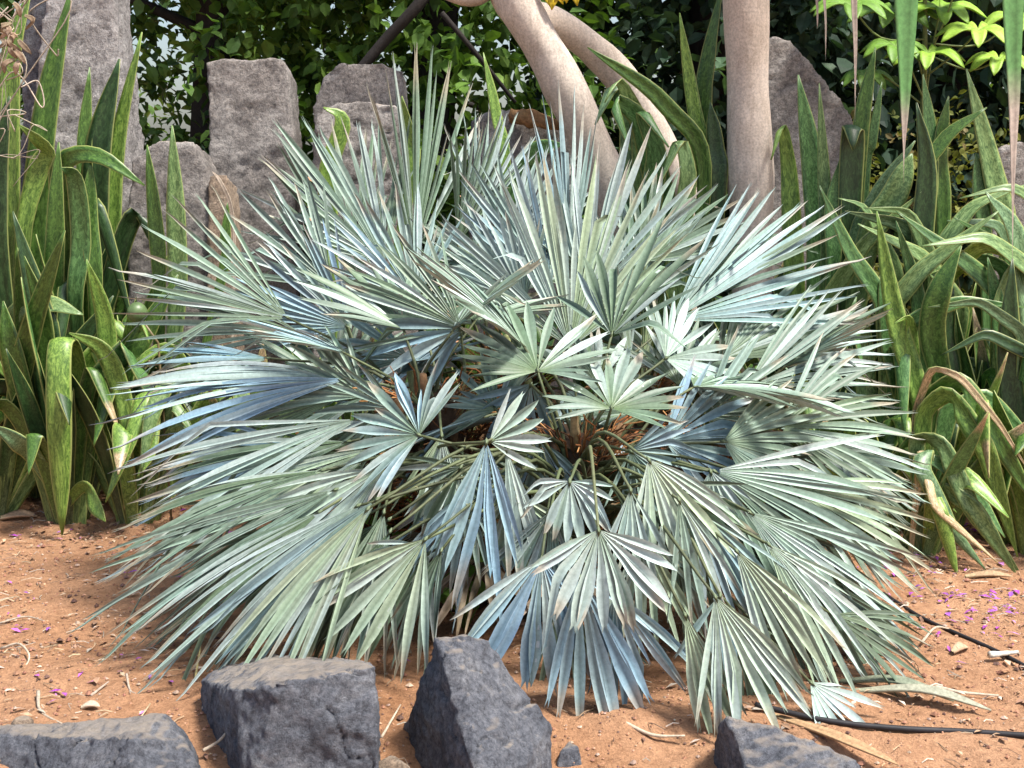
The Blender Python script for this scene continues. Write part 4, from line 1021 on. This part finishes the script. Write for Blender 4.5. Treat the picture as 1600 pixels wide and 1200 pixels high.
b = P(-25, 600, 4.8); b.z = G(b.x, b.y); vn = setp(empty('dry_vine', b), 'tangle of pale dry vine stems draped over the tallest snake plant blades', 'vine')
for k in range(16):
    x = rng.uniform(-30, 60); y = rng.uniform(20, 250); mb = MB()
    pts = [b, P(-40, 300, 4.75)] + [P(x + rng.gauss(0, 22), y + rng.gauss(0, 28), 4.75 + rng.uniform(-.05, .05)) for _ in range(4)]
    tube(mb, catmull(pts, 40), rng.uniform(.001, .0026), 4, 0, hsv_jit((.45, .38, .30), .25)); mb.build('stem', M_DRY, vn, b, b)
for k in range(14):
    c = P(rng.uniform(-10, 40), rng.uniform(5, 100), 4.72); v = strap([c, c + Vector((rng.gauss(0, .02), -.01, -.015)), c + Vector((rng.gauss(0, .03), 0, -.045))], .02, hsv_jit((.30, .22, .15), .3), n=6); v.build('dry_leaf', M_DRY, vn, c, b)

# a tuft of small round leaved weed under the skirt
for px, py, lab in ((728, 905, 'bright green weed under the hanging blue frond'), (625, 830, 'small green weed in the shade beneath pale fronds')):
    g = ground(px, py + 60); g = P(px, py, g.y + 4.0 - .12) ; b = Vector((g.x, g.y, G(g.x, g.y))); o = setp(empty('weed', b), lab, 'weed')
    for k in range(26):
        tp = g + Vector((rng.gauss(0, .06), rng.gauss(0, .05), rng.gauss(0, .045))); tp.z = max(tp.z, b.z + .03); mb = MB()
        tube(mb, catmull([b, (b + tp) / 2 + Vector((0, 0, .02)), tp], 5), .0015, 4, 0, (.12, .2, .05))
        f = Vector((rng.gauss(0, .5), -.6, 1)).normalized(); x = f.cross(Vector((rng.gauss(0, 1), 0, .3))).normalized(); y = f.cross(x); r = rng.uniform(.014, .024)
        mb.add([tp] + [tp + (x * math.cos(q * .785) + y * math.sin(q * .785)) * r * (1 + .1 * (q % 2)) + f * .004 for q in range(8)], [(0, q + 1, (q + 1) % 8 + 1) for q in range(8)], None, hsv_jit((.16, .33, .05), .25))
        mb.build('leaf', M_STRAP, o, tp, b)

# ------------------------------------------------------------------ litter on the soil, too much to count
def scatter(name, label, n, area, shape, cols, mat, dens=None, smooth=False):
    mb = MB(); c = 0
    while c < n:
        px, py = rng.uniform(*area[0]), rng.uniform(*area[1])
        x = rng.uniform(*area[0]); y = rng.uniform(*area[1])
        if dens and rng.random() > dens(x, y) * (.12 + .88 * sstep(-.12, .3, noise.noise((x * 2.6 + n, y * 2.6, n * .1)))): continue
        c += 1; shape(mb, Vector((x, y, G(x, y) + .012 * noise.fractal((x * 9, y * 9, .3), 1.0, 2.1, 4))), hsv_jit(rng.choice(cols), .3))
    setp(mb.build(name, mat, None, (0, 0, 0), None, smooth), label, None, None, 'stuff')


def clod(mb, p, col):
    r = rng.choice([.002, .0025, .003, .003, .004, .0055, .009 if rng.random() < .25 else .003]); v = []
    for q in ((1, 0, 0), (-1, 0, 0), (0, 1, 0), (0, -1, 0), (0, 0, .8), (0, 0, -.6), (.6, .6, .3), (-.6, .5, .35)):
        v.append(p + Vector(q) * r * rng.uniform(.7, 1.2) + Vector((0, 0, r * .4)))
    mb.add(v, [(0, 6, 4), (6, 2, 4), (2, 7, 4), (7, 1, 4), (1, 3, 4), (3, 0, 4), (0, 2, 6), (2, 1, 7), (0, 5, 2), (2, 5, 1), (1, 5, 3), (3, 5, 0)], None, col)


def chip(mb, p, col):
    a = rng.uniform(0, 6.28); o = Vector((math.cos(a), math.sin(a), rng.uniform(-.15, .35))); s = Vector((-math.sin(a), math.cos(a), rng.uniform(-.3, .3)))
    L = rng.uniform(.005, .019); W = L * rng.uniform(.2, .5); z = Vector((0, 0, rng.uniform(.003, .008)))
    mb.add([p - o * L + z, p + s * W + z + Vector((0, 0, W * .5)), p + z * 1.5, p - s * W + z + Vector((0, 0, W * .5)), p + o * L + z], [(0, 2, 1), (0, 3, 2), (2, 4, 1), (3, 4, 2)], None, col)


def straw(mb, p, col):
    a = rng.uniform(0, 6.28); L = rng.uniform(.015, .06); o = Vector((math.cos(a), math.sin(a), 0)); z = Vector((0, 0, .004))
    tube(mb, [p + z, p + o * L * .5 + z + Vector((rng.gauss(0, .004), rng.gauss(0, .004), rng.uniform(0, .008))), p + o * L + z], rng.uniform(.0007, .0016), 3, 0, col, cap=False)


AREA = ((-1.7, 1.8), (-1.35, .75))
edge = lambda x, y: .4 + .75 * sstep(.25, .7, abs(x) + .4 * y)
scatter('soil_clods', 'crumbly clods and grit strewn over the red soil', 11000, AREA, clod, [(.40, .21, .13), (.48, .28, .18), (.30, .15, .10), (.17, .10, .08), (.46, .33, .25)], M_DRY)
scatter('leaf_litter', 'chips of dry leaf strewn over the red soil', 1700, AREA, chip, [(.40, .25, .15), (.32, .17, .10), (.48, .36, .25), (.22, .13, .09), (.52, .44, .36)], M_DRY, edge)
scatter('straw_litter', 'thin dry stalks strewn over the red soil', 1100, AREA, straw, [(.46, .36, .24), (.38, .26, .16), (.52, .46, .38), (.24, .16, .11)], M_DRY, lambda x, y: 1)
def pd(x, y): return 1. if (x > .75 and y > -.7) else (.25 if x < -.8 else .06)
scatter('purple_petals', 'purple flower petals fallen on the red soil', 480, AREA, chip, [(.34, .07, .36), (.42, .12, .44), (.30, .10, .42), (.5, .2, .45)], M_DRY, pd)
def ld(x, y): return sstep(.35, .6, y) if abs(x) > .9 else .02
scatter('dead_leaf_carpet', 'dead brown leaves gathered under the snake plants', 900, ((-1.9, 2.0), (.2, 1.2)), lambda m, p, c: [chip(m, p + Vector((rng.gauss(0, .02), rng.gauss(0, .02), .008 * k)), c) for k in range(2)], [(.36, .20, .13), (.26, .13, .08), (.44, .30, .20)], M_DRY, ld)
